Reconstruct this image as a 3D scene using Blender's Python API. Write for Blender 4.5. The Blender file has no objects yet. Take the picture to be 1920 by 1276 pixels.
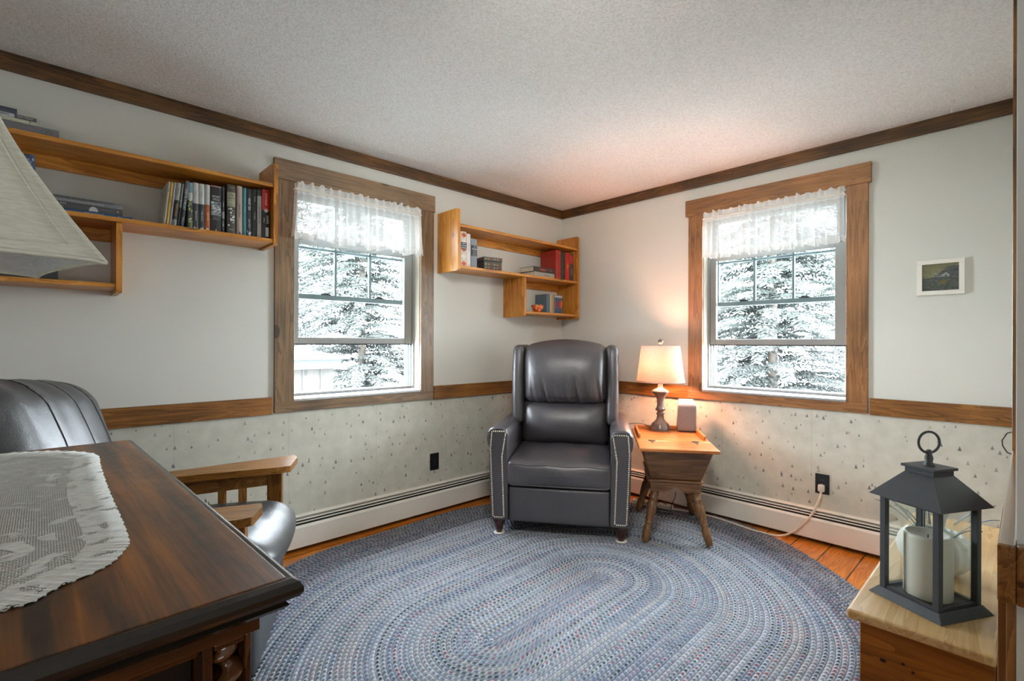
import bpy, math, random
from mathutils import Matrix, Vector
R = math.radians
random.seed(7)
sc = bpy.context.scene
COL = sc.collection

# ---------------------------------------------------------------- camera
CAM = (-3.2946, -2.8209, 1.15)
cam_d = bpy.data.cameras.new('camera')
cam = bpy.data.objects.new('camera', cam_d)
COL.objects.link(cam)
cam_d.sensor_width = 36.0
cam_d.lens = 925.0 / 1920 * 36
cam_d.shift_y = 4.8 / 1920
cam_d.clip_start = 0.02
cam.matrix_world = (Matrix.Translation(CAM) @ Matrix.Rotation(R(46.33 - 90), 4, 'Z') @ Matrix.Rotation(R(90), 4, 'X') @ Matrix.Rotation(R(0.17), 4, 'Z'))
sc.camera = cam

# ---------------------------------------------------------------- view, world, lights
sc.view_settings.view_transform = 'Standard'
sc.view_settings.look = 'None'
sc.view_settings.gamma = 1.0
sc.view_settings.exposure = 0.64
sc.view_settings.use_curve_mapping = False
sc.cycles.max_bounces = 10
sc.cycles.diffuse_bounces = 6
sc.cycles.transparent_max_bounces = 16
sc.cycles.sample_clamp_indirect = 6.0
sc.cycles.caustics_reflective = False
sc.cycles.caustics_refractive = False

w = bpy.data.worlds.new('sky')
sc.world = w
w.use_nodes = True
w.node_tree.nodes['Background'].inputs[0].default_value = (0.82, 0.91, 1.0, 1)
w.node_tree.nodes['Background'].inputs[1].default_value = 32.0

def light(name, kind, loc, power, color=(1, 1, 1), rot=(0, 0, 0), size=(1, 1), radius=.05, portal=False):
    d = bpy.data.lights.new(name, kind)
    d.color = color
    d.energy = power
    if kind == 'AREA':
        d.shape = 'RECTANGLE'; d.size, d.size_y = size
        d.cycles.is_portal = portal
    elif kind == 'POINT':
        d.shadow_soft_size = radius
    elif kind == 'SUN':
        d.angle = R(3)
    o = bpy.data.objects.new(name, d)
    o.location = loc; o.rotation_euler = rot
    COL.objects.link(o)
    return o
light('sun', 'SUN', (-3, -6, 9), 4.0, (1, .98, .95), (R(42), 0, R(-38)))
# added fill light behind the camera and added spot brightening the corner, both unseen
light('rear_fill', 'AREA', (-4.3, -3.7, .9), 9, (.88, .945, 1), (R(145), 0, R(-45)), (1.1, 1.1))
sl = light('corner_fill_spot', 'SPOT', (-2.75, -2.35, 2.22), 95, (1, .97, .90), (R(66), 0, R(-52)))
sl.data.spot_size = R(104); sl.data.spot_blend = 1.0; sl.data.shadow_soft_size = .22
# portals in the two window openings
light('window_portal_left', 'AREA', (-1.87, .16, 1.43), 1, rot=(R(-90), 0, 0), size=(.86, 1.24), portal=True)
light('window_portal_right', 'AREA', (.16, -1.69, 1.43), 1, rot=(R(90), 0, R(90)), size=(.86, 1.24), portal=True)

# ---------------------------------------------------------------- materials
class NT:
    def __init__(s, name):
        s.m = bpy.data.materials.new(name); s.m.use_nodes = True
        s.t = s.m.node_tree; s.b = s.t.nodes['Principled BSDF']; s.out = s.t.nodes['Material Output']
    def n(s, kind, ins=None, **kw):
        nd = s.t.nodes.new(kind)
        for k, v in kw.items(): setattr(nd, k, v)
        for k, v in (ins or {}).items():
            if isinstance(v, bpy.types.NodeSocket): s.t.links.new(v, nd.inputs[k])
            else: nd.inputs[k].default_value = v
        return nd
    def l(s, a, b): s.t.links.new(a, b)
    def math(s, op, a, b=0.0, c=0.0, clamp=False):
        nd = s.t.nodes.new('ShaderNodeMath'); nd.operation = op; nd.use_clamp = clamp
        for i, v in enumerate((a, b, c)):
            if isinstance(v, bpy.types.NodeSocket): s.t.links.new(v, nd.inputs[i])
            else: nd.inputs[i].default_value = v
        return nd.outputs[0]
    def mix(s, f, a, b, mode='MIX'):
        nd = s.t.nodes.new('ShaderNodeMix'); nd.data_type = 'RGBA'; nd.blend_type = mode
        for k, v in ((0, f), (6, a), (7, b)):
            if isinstance(v, bpy.types.NodeSocket): s.t.links.new(v, nd.inputs[k])
            else: nd.inputs[k].default_value = v if k == 0 else rgba(v)
        return nd.outputs[2]
    def ramp(s, f, stops, interp='LINEAR'):
        nd = s.t.nodes.new('ShaderNodeValToRGB'); cr = nd.color_ramp; cr.interpolation = interp
        while len(cr.elements) < len(stops): cr.elements.new(.5)
        for e, (p, c) in zip(cr.elements, stops): e.position = p; e.color = rgba(c)
        s.l(f, nd.inputs[0]); return nd.outputs[0]
    def col(s, c): s.l(c, s.b.inputs['Base Color'])
    def bump(s, h, strength=.3, dist=.002):
        nd = s.n('ShaderNodeBump', {'Strength': strength, 'Distance': dist, 'Height': h}); s.l(nd.outputs[0], s.b.inputs['Normal']); return nd
    def coord(s, scale=(1, 1, 1), which='Object'):
        tc = s.n('ShaderNodeTexCoord'); mp = s.n('ShaderNodeMapping', {'Vector': tc.outputs[which], 'Scale': scale}); return mp.outputs[0]

def rgba(c): return (*c, 1) if len(c) == 3 else c
def lin(h):
    h = h.lstrip('#'); v = [int(h[i:i + 2], 16) / 255 for i in (0, 2, 4)]
    return tuple(x / 12.92 if x <= .04045 else ((x + .055) / 1.055) ** 2.4 for x in v)

def plain(name, color, rough=.5, metal=0, spec=.5, noise=.06, scale=40, bump=0, coat=0):
    s = NT(name); s.b.inputs['Roughness'].default_value = rough; s.b.inputs['Metallic'].default_value = metal
    s.b.inputs['Specular IOR Level'].default_value = spec; s.b.inputs['Coat Weight'].default_value = coat
    nz = s.n('ShaderNodeTexNoise', {'Vector': s.coord(), 'Scale': scale, 'Detail': 3.0})
    a = tuple(x * (1 - noise) for x in color); b = tuple(min(1, x * (1 + noise)) for x in color)
    s.col(s.ramp(nz.outputs[0], [(.3, a), (.7, b)]))
    if bump: s.bump(nz.outputs[0], bump, .002)
    return s.m

def wood(name, dark, mid, light_, axis='x', rough=.4, scale=1.0, knots=True, coat=.0, bands=1.0):
    s = NT(name); s.b.inputs['Roughness'].default_value = rough; s.b.inputs['Coat Weight'].default_value = coat
    s.b.inputs['Coat Roughness'].default_value = .2
    k = {'x': 0, 'y': 1, 'z': 2}[axis]
    sc3 = [14 * scale] * 3; sc3[k] = 1.1 * scale
    v = s.coord(tuple(sc3))
    big = s.n('ShaderNodeTexNoise', {'Vector': s.coord((1.6, 1.6, 1.6)), 'Scale': 2.2, 'Detail': 2.0})
    n1 = s.n('ShaderNodeTexNoise', {'Vector': v, 'Scale': 1.2, 'Detail': 4.0, 'Distortion': 1.2})
    rings = s.math('FRACT', s.math('MULTIPLY', n1.outputs[0], 6.0 * bands))
    fine3 = [110 * scale] * 3; fine3[k] = 3.0 * scale
    n2 = s.n('ShaderNodeTexNoise', {'Vector': s.coord(tuple(fine3)), 'Scale': 1.0, 'Detail': 2.0})
    f = s.math('ADD', s.math('MULTIPLY', rings, .45), s.math('MULTIPLY', n2.outputs[0], .55))
    f = s.math('ADD', f, s.math('MULTIPLY', s.math('SUBTRACT', big.outputs[0], .5), .9), clamp=True)
    c = s.ramp(f, [(.1, dark), (.5, mid), (.9, light_)])
    if knots:
        kc = [5.5] * 3; kc[k] = 2.6
        vo = s.n('ShaderNodeTexVoronoi', {'Vector': s.coord(tuple(kc)), 'Scale': 1.0})
        d = s.math('LESS_THAN', vo.outputs['Distance'], .10)
        c = s.mix(s.math('MULTIPLY', d, .75), c, tuple(x * .35 for x in dark))
    s.col(c); s.bump(n2.outputs[0], .12, .001)
    return s.m

M = {}
for ax in 'xyz':
    M['stain_' + ax] = wood('stained_trim_' + ax, lin('#54361a'), lin('#835526'), lin('#a36e36'), ax)
    M['casing_' + ax] = wood('window_casing_' + ax, lin('#54463a'), lin('#7d6449'), lin('#98785a'), ax)
    M['casing_warm_' + ax] = wood('window_casing_warm_' + ax, lin('#5e4028'), lin('#8c6038'), lin('#a97448'), ax)  # warmer copy of the casing wood; the lamp's orange light is in its colour
    M['crown_' + ax] = wood('crown_stain_' + ax, lin('#2a1c0c'), lin('#50351a'), lin('#7a5228'), ax)
    M['pine_' + ax] = wood('pine_shelf_' + ax, lin('#8a5418'), lin('#bd7a2c'), lin('#d99a4a'), ax, rough=.35)
    M['dark_' + ax] = wood('dark_mahogany_' + ax, lin('#1c0f08'), lin('#42240f'), lin('#66391a'), ax, rough=.24, knots=False, coat=.3)
    M['oak_' + ax] = wood('oak_arm_' + ax, lin('#5a3810'), lin('#8a5a20'), lin('#a5743a'), ax, rough=.35, knots=False)
    M['walnut_' + ax] = wood('brown_table_' + ax, lin('#4a2f1a'), lin('#6f4c2c'), lin('#8c6844'), ax, rough=.38, knots=False)
def streaky(name, cols, rough, coat):
    s = NT(name); s.b.inputs['Roughness'].default_value = rough; s.b.inputs['Coat Weight'].default_value = coat; s.b.inputs['Coat Roughness'].default_value = .28
    n1 = s.n('ShaderNodeTexNoise', {'Vector': s.coord((34, 1.6, 1)), 'Scale': 1.0, 'Detail': 3.0, 'Distortion': .3})
    n2 = s.n('ShaderNodeTexNoise', {'Vector': s.coord((240, 9, 1)), 'Scale': 1.0, 'Detail': 2.0})
    n3 = s.n('ShaderNodeTexNoise', {'Vector': s.coord((3, 3, 1)), 'Scale': 1.0, 'Detail': 1.0})
    f = s.math('ADD', s.math('MULTIPLY', n1.outputs[0], .75), s.math('MULTIPLY', n2.outputs[0], .25))
    f = s.math('ADD', f, s.math('MULTIPLY', s.math('SUBTRACT', n3.outputs[0], .5), .3))
    s.col(s.ramp(f, [(.36, cols[0]), (.5, cols[1]), (.64, cols[2])]))
    sc_ = s.n('ShaderNodeTexNoise', {'Vector': s.coord((30, 30, 1)), 'Scale': 1.0, 'Detail': 4.0})
    s.l(s.math('ADD', rough - .08, s.math('MULTIPLY', sc_.outputs[0], .2)), s.b.inputs['Roughness'])
    return s.m
M['desk_top'] = streaky('mahogany_top', (lin('#2c1c0c'), lin('#6a3d10'), lin('#9c5f16')), .36, .35)
M['mould'] = plain('ebonised_moulding', lin('#231d17'), .25, noise=.2, scale=8, coat=.3)
M['table_top'] = wood('maple_table_top', lin('#8c4c1c'), lin('#ae6a30'), lin('#c48048'), 'x', rough=.3, knots=False)
M['chest_top'] = wood('chest_top_pine', lin('#b48a55'), lin('#c9a26b'), lin('#dabb88'), 'x', rough=.28, knots=False, coat=.3)
M['chest'] = wood('knotty_pine_chest', lin('#6e3c0e'), lin('#96571a'), lin('#b0702a'), 'y', rough=.35)

# wall paint
M['paint'] = plain('wall_paint', lin('#d8d8d0'), .75, noise=.02, scale=3, spec=.3)
M['white_metal'] = plain('white_enamel', lin('#e6e2d8'), .4, noise=.02, scale=8)
M['fin_dark'] = plain('dark_gap', (.012, .013, .012), .7)
M['black_plastic'] = plain('black_plastic', (.012, .013, .014), .35)
M['sash'] = plain('sash_grey', lin('#8c8b88'), .4, noise=.03, scale=12)
M['jamb'] = plain('painted_jamb', lin('#b5ab9c'), .4, noise=.08, scale=6)
M['sash_out'] = plain('sash_blue_grey', lin('#8a9aa0'), .35, noise=.03, scale=12)
M['screen_strip'] = plain('track_strip', lin('#d8dcde'), .3)
M['alu'] = plain('aluminium', lin('#c9ccce'), .25, metal=.6)
M['leather'] = None
def leather(name, c, rough=.36):
    s = NT(name)
    n1 = s.n('ShaderNodeTexNoise', {'Vector': s.coord(), 'Scale': 3.5, 'Detail': 3.0})
    s.col(s.ramp(n1.outputs[0], [(.25, tuple(x * .75 for x in c)), (.75, tuple(x * 1.3 for x in c))]))
    n2 = s.n('ShaderNodeTexVoronoi', {'Vector': s.coord(), 'Scale': 350.0})
    n3 = s.n('ShaderNodeTexNoise', {'Vector': s.coord((1, 1, 1)), 'Scale': 9.0, 'Detail': 5.0, 'Distortion': .8})
    hgt = s.math('ADD', s.math('MULTIPLY', n2.outputs['Distance'], .10), s.math('MULTIPLY', n3.outputs[0], 1.0))
    s.bump(hgt, .28, .012)
    s.b.inputs['Roughness'].default_value = rough
    s.b.inputs['Specular IOR Level'].default_value = .8
    s.b.inputs['Coat Weight'].default_value = .15; s.b.inputs['Coat Roughness'].default_value = .3
    return s.m
M['leather'] = leather('grey_brown_leather', lin('#423f42'), .37)
M['leather_dark'] = leather('charcoal_leather', lin('#454547'), .40)
M['nail'] = plain('nailhead_metal', lin('#e0d6c2'), .3, metal=.55)
M['foot_wood'] = plain('dark_foot', lin('#3a2218'), .3, noise=.2, scale=20, coat=.3)
M['lantern'] = plain('lantern_metal', lin('#38393b'), .5, noise=.08, scale=30)
M['candle'] = None
def wax():
    s = NT('ivory_wax'); s.b.inputs['Base Color'].default_value = rgba(lin('#f2efe2')); s.b.inputs['Roughness'].default_value = .4
    s.b.inputs['Subsurface Weight'].default_value = .3; s.b.inputs['Subsurface Radius'].default_value = (.02, .015, .01)
    return s.m
M['candle'] = wax()
def glass(name, tint=(1, 1, 1), rough=0.0, refl=.6):
    s = NT(name); t = s.n('ShaderNodeBsdfTransparent', {'Color': rgba(tint)}); g = s.n('ShaderNodeBsdfGlossy', {'Roughness': rough})
    fr = s.n('ShaderNodeFresnel', {'IOR': 1.35}); f = s.math('MULTIPLY', fr.outputs[0], refl, clamp=True)
    mx = s.n('ShaderNodeMixShader', {0: f, 1: t.outputs[0], 2: g.outputs[0]}); s.l(mx.outputs[0], s.out.inputs[0])
    return s.m
M['glass'] = glass('window_glass', (.97, .99, .98))
M['glass_dusty'] = glass('lantern_glass', (.97, .98, .97), refl=.35)

def wallpaper():
    s = NT('tree_wallpaper'); s.b.inputs['Roughness'].default_value = .7; s.b.inputs['Specular IOR Level'].default_value = .3
    tc = s.n('ShaderNodeTexCoord'); sp = s.n('ShaderNodeSeparateXYZ', {0: tc.outputs['Object']})
    u = s.math('SUBTRACT', sp.outputs[0], sp.outputs[1])
    c = None
    base = s.n('ShaderNodeTexNoise', {'Vector': tc.outputs['Object'], 'Scale': 14.0, 'Detail': 4.0})
    c = s.ramp(base.outputs[0], [(.3, lin('#c2c0b2')), (.7, lin('#d1cfc2'))])
    for k, (S, off, size) in enumerate(((13.5, 0, .155), (10.5, 7.3, .12))):
        cv = s.n('ShaderNodeCombineXYZ', {0: s.math('ADD', s.math('MULTIPLY', u, S), off), 1: s.math('MULTIPLY', sp.outputs[2], S), 2: 0.0})
        vo = s.n('ShaderNodeTexVoronoi', {'Vector': cv.outputs[0], 'Scale': 1.0}, voronoi_dimensions='2D')
        p = s.n('ShaderNodeSeparateXYZ', {0: vo.outputs['Position']}); q = s.n('ShaderNodeSeparateXYZ', {0: cv.outputs[0]})
        rnd = s.n('ShaderNodeSeparateColor', {0: vo.outputs['Color']})
        sz = s.math('ADD', s.math('MULTIPLY', rnd.outputs[0], size * .7), size * .55)
        dx = s.math('ABSOLUTE', s.math('SUBTRACT', q.outputs[0], p.outputs[0]))
        dy = s.math('SUBTRACT', q.outputs[1], p.outputs[1])
        half = s.math('MULTIPLY', s.math('SUBTRACT', sz, dy), .34)
        inside = s.math('MULTIPLY', s.math('LESS_THAN', dx, half), s.math('GREATER_THAN', dy, s.math('MULTIPLY', sz, -.75)))
        keep = s.math('GREATER_THAN', rnd.outputs[1], .50)
        tone = s.math('ADD', s.math('MULTIPLY', rnd.outputs[2], .55), .35)
        f = s.math('MULTIPLY', s.math('MULTIPLY', inside, keep), tone)
        c = s.mix(f, c, lin('#5b5d5c'))
    # paper seams
    seam = s.math('LESS_THAN', s.math('FRACT', s.math('ADD', s.math('MULTIPLY', u, 1 / .53), .35)), .004)
    c = s.mix(s.math('MULTIPLY', seam, .35), c, lin('#8a8674'))
    s.col(c); return s.m
M['paper'] = wallpaper()

def ceiling_mat():
    s = NT('textured_ceiling'); s.b.inputs['Roughness'].default_value = .9; s.b.inputs['Specular IOR Level'].default_value = .1
    n1 = s.n('ShaderNodeTexNoise', {'Vector': s.coord(), 'Scale': 115.0, 'Detail': 3.0, 'Roughness': .6})
    s.col(s.ramp(n1.outputs[0], [(.3, lin('#dcdcda')), (.6, lin('#f1f1ee'))])); s.bump(n1.outputs[0], .6, .006); return s.m
M['ceiling'] = ceiling_mat()

def floor_mat():
    s = NT('pine_floor'); s.b.inputs['Roughness'].default_value = .3; s.b.inputs['Coat Weight'].default_value = .2
    tc = s.n('ShaderNodeTexCoord'); sp = s.n('ShaderNodeSeparateXYZ', {0: tc.outputs['Object']})
    W = .1625
    row = s.math('MULTIPLY', s.math('ADD', sp.outputs[1], 2.045 + W * 40), 1 / W)
    fr = s.math('FRACT', row); idx = s.math('FLOOR', row)
    gap = s.math('ADD', s.math('LESS_THAN', fr, .022), s.math('GREATER_THAN', fr, .985), clamp=True)
    shift = s.math('MULTIPLY', idx, 3.77)
    jx = s.math('FRACT', s.math('MULTIPLY', s.math('ADD', sp.outputs[0], shift), 1 / 2.3))
    gap = s.math('ADD', gap, s.math('LESS_THAN', jx, .0015), clamp=True)
    cv = s.n('ShaderNodeCombineXYZ', {0: s.math('MULTIPLY', s.math('ADD', sp.outputs[0], shift), 1.3), 1: s.math('MULTIPLY', sp.outputs[1], 11.0), 2: idx})
    n1 = s.n('ShaderNodeTexNoise', {'Vector': cv.outputs[0], 'Scale': 1.3, 'Detail': 4.0, 'Distortion': 1.4})
    rings = s.math('FRACT', s.math('MULTIPLY', n1.outputs[0], 7.0))
    c = s.ramp(s.math('ADD', s.math('MULTIPLY', rings, .5), s.math('MULTIPLY', n1.outputs[0], .5)), [(.15, lin('#a75c14')), (.5, lin('#c87425')), (.85, lin('#dd8f3c'))])
    vo = s.n('ShaderNodeTexVoronoi', {'Vector': s.n('ShaderNodeMapping', {'Vector': tc.outputs['Object'], 'Scale': (3.2, 7, 1)}).outputs[0], 'Scale': 1.0})
    kn = s.math('LESS_THAN', vo.outputs['Distance'], .07)
    c = s.mix(s.math('MULTIPLY', kn, .8), c, lin('#3e1c08'))
    c = s.mix(gap, c, lin('#1b0d05'))
    s.col(c); return s.m
M['floor'] = floor_mat()

def rug_mat():
    s = NT('braided_wool'); s.b.inputs['Roughness'].default_value = .95; s.b.inputs['Specular IOR Level'].default_value = .15
    uv = s.n('ShaderNodeUVMap'); sp = s.n('ShaderNodeSeparateXYZ', {0: uv.outputs[0]})
    # u = arc length in stitches, v = ring number + position across the braid
    ring = s.math('FLOOR', sp.outputs[1]); v = s.math('SUBTRACT', s.math('SUBTRACT', sp.outputs[1], ring), .5)
    odd = s.math('MULTIPLY', s.n('ShaderNodeTexWhiteNoise', {'W': ring}, noise_dimensions='1D').outputs[0], 7.0)
    uu = s.math('ADD', s.math('ADD', sp.outputs[0], s.math('MULTIPLY', v, .45)), odd)
    cell = s.math('FLOOR', uu); fr = s.math('SUBTRACT', s.math('SUBTRACT', uu, cell), .5)
    def rnd(*a):
        a = list(a) + [0.0] * (3 - len(a)); return s.n('ShaderNodeTexWhiteNoise', {'Vector': s.n('ShaderNodeCombineXYZ', {0: a[0], 1: a[1], 2: a[2]}).outputs[0]}).outputs[0]
    # dyed runs of strand: neighbouring rings share a colour, changing slowly along the braid
    run = s.n('ShaderNodeTexNoise', {'Vector': s.n('ShaderNodeCombineXYZ', {0: s.math('MULTIPLY', sp.outputs[0], .012), 1: s.math('MULTIPLY', ring, .31), 2: 0.0}).outputs[0], 'Scale': 1.0, 'Detail': 1.5})
    run2 = s.n('ShaderNodeTexNoise', {'Vector': s.n('ShaderNodeCombineXYZ', {0: s.math('MULTIPLY', sp.outputs[0], .01), 1: s.math('MULTIPLY', ring, .57), 2: 9.0}).outputs[0], 'Scale': 1.0, 'Detail': 1.5})
    base = s.ramp(s.math('ADD', s.math('MULTIPLY', run.outputs[0], .8), s.math('MULTIPLY', rnd(ring, 3.0), .2)), [(.36, lin('#8f9bb0')), (.44, lin('#a3acb6')), (.49, lin('#c6ced8')), (.54, lin('#a9b0b6')), (.59, lin('#c3c0bd')), (.66, lin('#959fab'))])
    vary = rnd(cell, ring, 5.0)
    base = s.mix(.28, base, s.ramp(vary, [(0, lin('#6f7f90')), (.4, lin('#b4bac0')), (.8, lin('#cfd3d6'))]))
    fleck = s.ramp(s.math('ADD', s.math('MULTIPLY', run2.outputs[0], .85), s.math('MULTIPLY', rnd(cell, ring, 1.0), .15)), [(.38, lin('#33424c')), (.46, lin('#4d6058')), (.5, lin('#5c6d86')), (.545, lin('#8c4f5e')), (.60, lin('#3d4c60')), (.66, lin('#8d5c62'))], 'CONSTANT')
    # outer rings are darker
    oe = s.math('MULTIPLY', s.math('GREATER_THAN', ring, 49.0), 1.0)
    base = s.mix(s.math('MULTIPLY', oe, .62), base, s.ramp(rnd(cell, ring, 2.0), [(0, lin('#3c4656')), (.4, lin('#6b6f7a')), (.7, lin('#5e4854')), (.85, lin('#8e8f93'))], 'CONSTANT'))
    ex = s.math('DIVIDE', fr, .34); ey = s.math('DIVIDE', v, .30)
    rr = s.math('ADD', s.math('MULTIPLY', ex, ex), s.math('MULTIPLY', ey, ey))
    infl = s.math('SUBTRACT', 1.25, rr, clamp=True)
    amt = s.math('MULTIPLY', infl, s.math('ADD', .68, s.math('MULTIPLY', s.math('SUBTRACT', rnd(ring, 8.0), .45), .9)), clamp=True)
    c = s.mix(amt, base, fleck)
    # seam between neighbouring rings and between stitches
    va = s.math('MULTIPLY', s.math('ABSOLUTE', v), 2.0)
    groove = s.math('POWER', va, 6.0)
    c = s.mix(s.math('MULTIPLY', groove, .35), c, lin('#3c444e'))
    fa = s.math('ABSOLUTE', fr)
    strand = s.math('MULTIPLY', s.math('GREATER_THAN', fa, .36), s.math('LESS_THAN', va, .8))
    c = s.mix(s.math('MULTIPLY', strand, .35), c, lin('#d5dade'))
    fuzz = s.n('ShaderNodeTexNoise', {'Vector': s.coord(), 'Scale': 420.0})
    c = s.mix(1.0, c, (.69, .70, .73), 'MULTIPLY')
    c = s.mix(.22, c, fuzz.outputs[0], 'OVERLAY')
    hgt = s.math('ADD', s.math('MULTIPLY', s.math('POWER', s.math('MULTIPLY', fa, 2.0), 2.0), .8), s.math('MULTIPLY', groove, -1.0))
    s.col(c); s.bump(s.math('ADD', hgt, s.math('MULTIPLY', fuzz.outputs[0], .25)), .9, .006)
    return s.m
M['rug'] = rug_mat()

def sheer():
    s = NT('sheer_white_fabric')
    uv = s.n('ShaderNodeUVMap'); sp = s.n('ShaderNodeSeparateXYZ', {0: uv.outputs[0]})
    weave = s.n('ShaderNodeTexNoise', {'Vector': s.coord((60, 60, 400)), 'Scale': 1.0})
    d = s.n('ShaderNodeBsdfDiffuse', {'Color': rgba(lin('#dcdcda'))}); t = s.n('ShaderNodeBsdfTranslucent', {'Color': rgba(lin('#f2f1ee'))})
    tr = s.n('ShaderNodeBsdfTransparent')
    m1 = s.n('ShaderNodeMixShader', {0: .05, 1: d.outputs[0], 2: t.outputs[0]})
    # v runs 0 at the hem to 1 at the top: hem, rod pocket are doubled
    hem = s.math('LESS_THAN', sp.outputs[1], .13); pocket = s.math('GREATER_THAN', sp.outputs[1], .80)
    op = s.math('ADD', .76, s.math('MULTIPLY', s.math('ADD', hem, pocket, clamp=True), .2))
    # woven squares of short dashes
    fx = s.math('FRACT', s.math('MULTIPLY', sp.outputs[0], 26.0)); fz = s.math('FRACT', s.math('MULTIPLY', sp.outputs[1], 7.0))
    dash = s.math('MULTIPLY', s.math('LESS_THAN', fz, .07), s.math('LESS_THAN', fx, .25))
    dash2 = s.math('MULTIPLY', s.math('LESS_THAN', fx, .04), s.math('LESS_THAN', fz, .3))
    op = s.math('ADD', op, s.math('MULTIPLY', s.math('ADD', dash, dash2, clamp=True), .35), clamp=True)
    op = s.math('ADD', op, s.math('MULTIPLY', s.math('SUBTRACT', weave.outputs[0], .5), .25), clamp=True)
    m2 = s.n('ShaderNodeMixShader', {0: op, 1: tr.outputs[0], 2: m1.outputs[0]}); s.l(m2.outputs[0], s.out.inputs[0]); return s.m
M['sheer'] = sheer()

def shade_mat(name, c, trans=.5):
    s = NT(name); nz = s.n('ShaderNodeTexNoise', {'Vector': s.coord((1, 1, 6)), 'Scale': 60.0, 'Detail': 3.0})
    cc = s.ramp(nz.outputs[0], [(.3, tuple(x * .85 for x in c)), (.6, c)])
    d = s.n('ShaderNodeBsdfDiffuse', {'Color': cc}); t = s.n('ShaderNodeBsdfTranslucent', {'Color': cc})
    m = s.n('ShaderNodeMixShader', {0: trans, 1: d.outputs[0], 2: t.outputs[0]}); s.l(m.outputs[0], s.out.inputs[0]); return s.m
M['shade_linen'] = shade_mat('linen_shade', lin('#e8dcd2'), .66)
M['shade_lining'] = shade_mat('white_lining', lin('#dedfdd'), .15)
M['shade_old'] = shade_mat('aged_fabric_shade', lin('#e8e7d6'), .15)

def lace():
    s = NT('white_lace'); s.b.inputs['Roughness'].default_value = .8
    uv = s.n('ShaderNodeTexCoord'); sp = s.n('ShaderNodeSeparateXYZ', {0: uv.outputs['Object']})
    # hexagonal net with solid woven flowers and a solid border
    a = s.math('MULTIPLY', sp.outputs[0], 190.0); b = s.math('MULTIPLY', sp.outputs[1], 220.0)
    row = s.math('FLOOR', b); ax = s.math('FRACT', s.math('ADD', a, s.math('MULTIPLY', s.math('MODULO', row, 2.0), .5)))
    by = s.math('FRACT', b)
    dx = s.math('SUBTRACT', ax, .5); dy = s.math('SUBTRACT', by, .5)
    r2 = s.math('ADD', s.math('MULTIPLY', dx, dx), s.math('MULTIPLY', dy, dy))
    hole = s.math('LESS_THAN', r2, .155)
    fl = s.n('ShaderNodeTexNoise', {'Vector': s.coord((1, 1, 1)), 'Scale': 15.0, 'Detail': 3.5, 'Distortion': 1.6})
    solid = s.math('GREATER_THAN', fl.outputs[0], .585)
    at = s.n('ShaderNodeUVMap'); e = s.n('ShaderNodeSeparateXYZ', {0: at.outputs[0]})
    edge = s.math('LESS_THAN', e.outputs[0], .05)          # distance from the rim, metres
    edgehole = s.math('GREATER_THAN', s.n('ShaderNodeTexNoise', {'Vector': s.coord((1, 1, 1)), 'Scale': 42.0, 'Detail': 1.0}).outputs[0], .62)
    solid2 = s.math('MULTIPLY', edge, s.math('SUBTRACT', 1.0, edgehole))
    sol = s.math('MAXIMUM', solid2, s.math('MULTIPLY', solid, s.math('GREATER_THAN', e.outputs[0], .05)))
    open_ = s.math('MULTIPLY', hole, s.math('SUBTRACT', 1.0, sol))
    thread = s.n('ShaderNodeTexNoise', {'Vector': s.coord((60, 900, 60)), 'Scale': 1.0, 'Detail': 1.0})
    s.col(s.ramp(thread.outputs[0], [(.3, lin('#c4c4be')), (.6, lin('#eeeee8'))]))
    s.bump(thread.outputs[0], .5, .002)
    s.l(s.math('SUBTRACT', 1.0, open_), s.b.inputs['Alpha']); return s.m
M['lace'] = lace()
M['foliage'] = plain('evergreen_foliage', lin('#373b38'), .85, noise=.45, scale=5)
M['bark'] = plain('grey_bark', lin('#5a534c'), .9, noise=.3, scale=12)
M['snow'] = plain('pale_ground', lin('#dfe3e2'), .9, noise=.05, scale=2)
M['shed_board'] = wood('weathered_board', lin('#24221f'), lin('#2b2925'), lin('#322f2a'), 'z', .8, knots=True)
M['shed_trim'] = plain('painted_fascia', lin('#2e3336'), .7)

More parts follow.
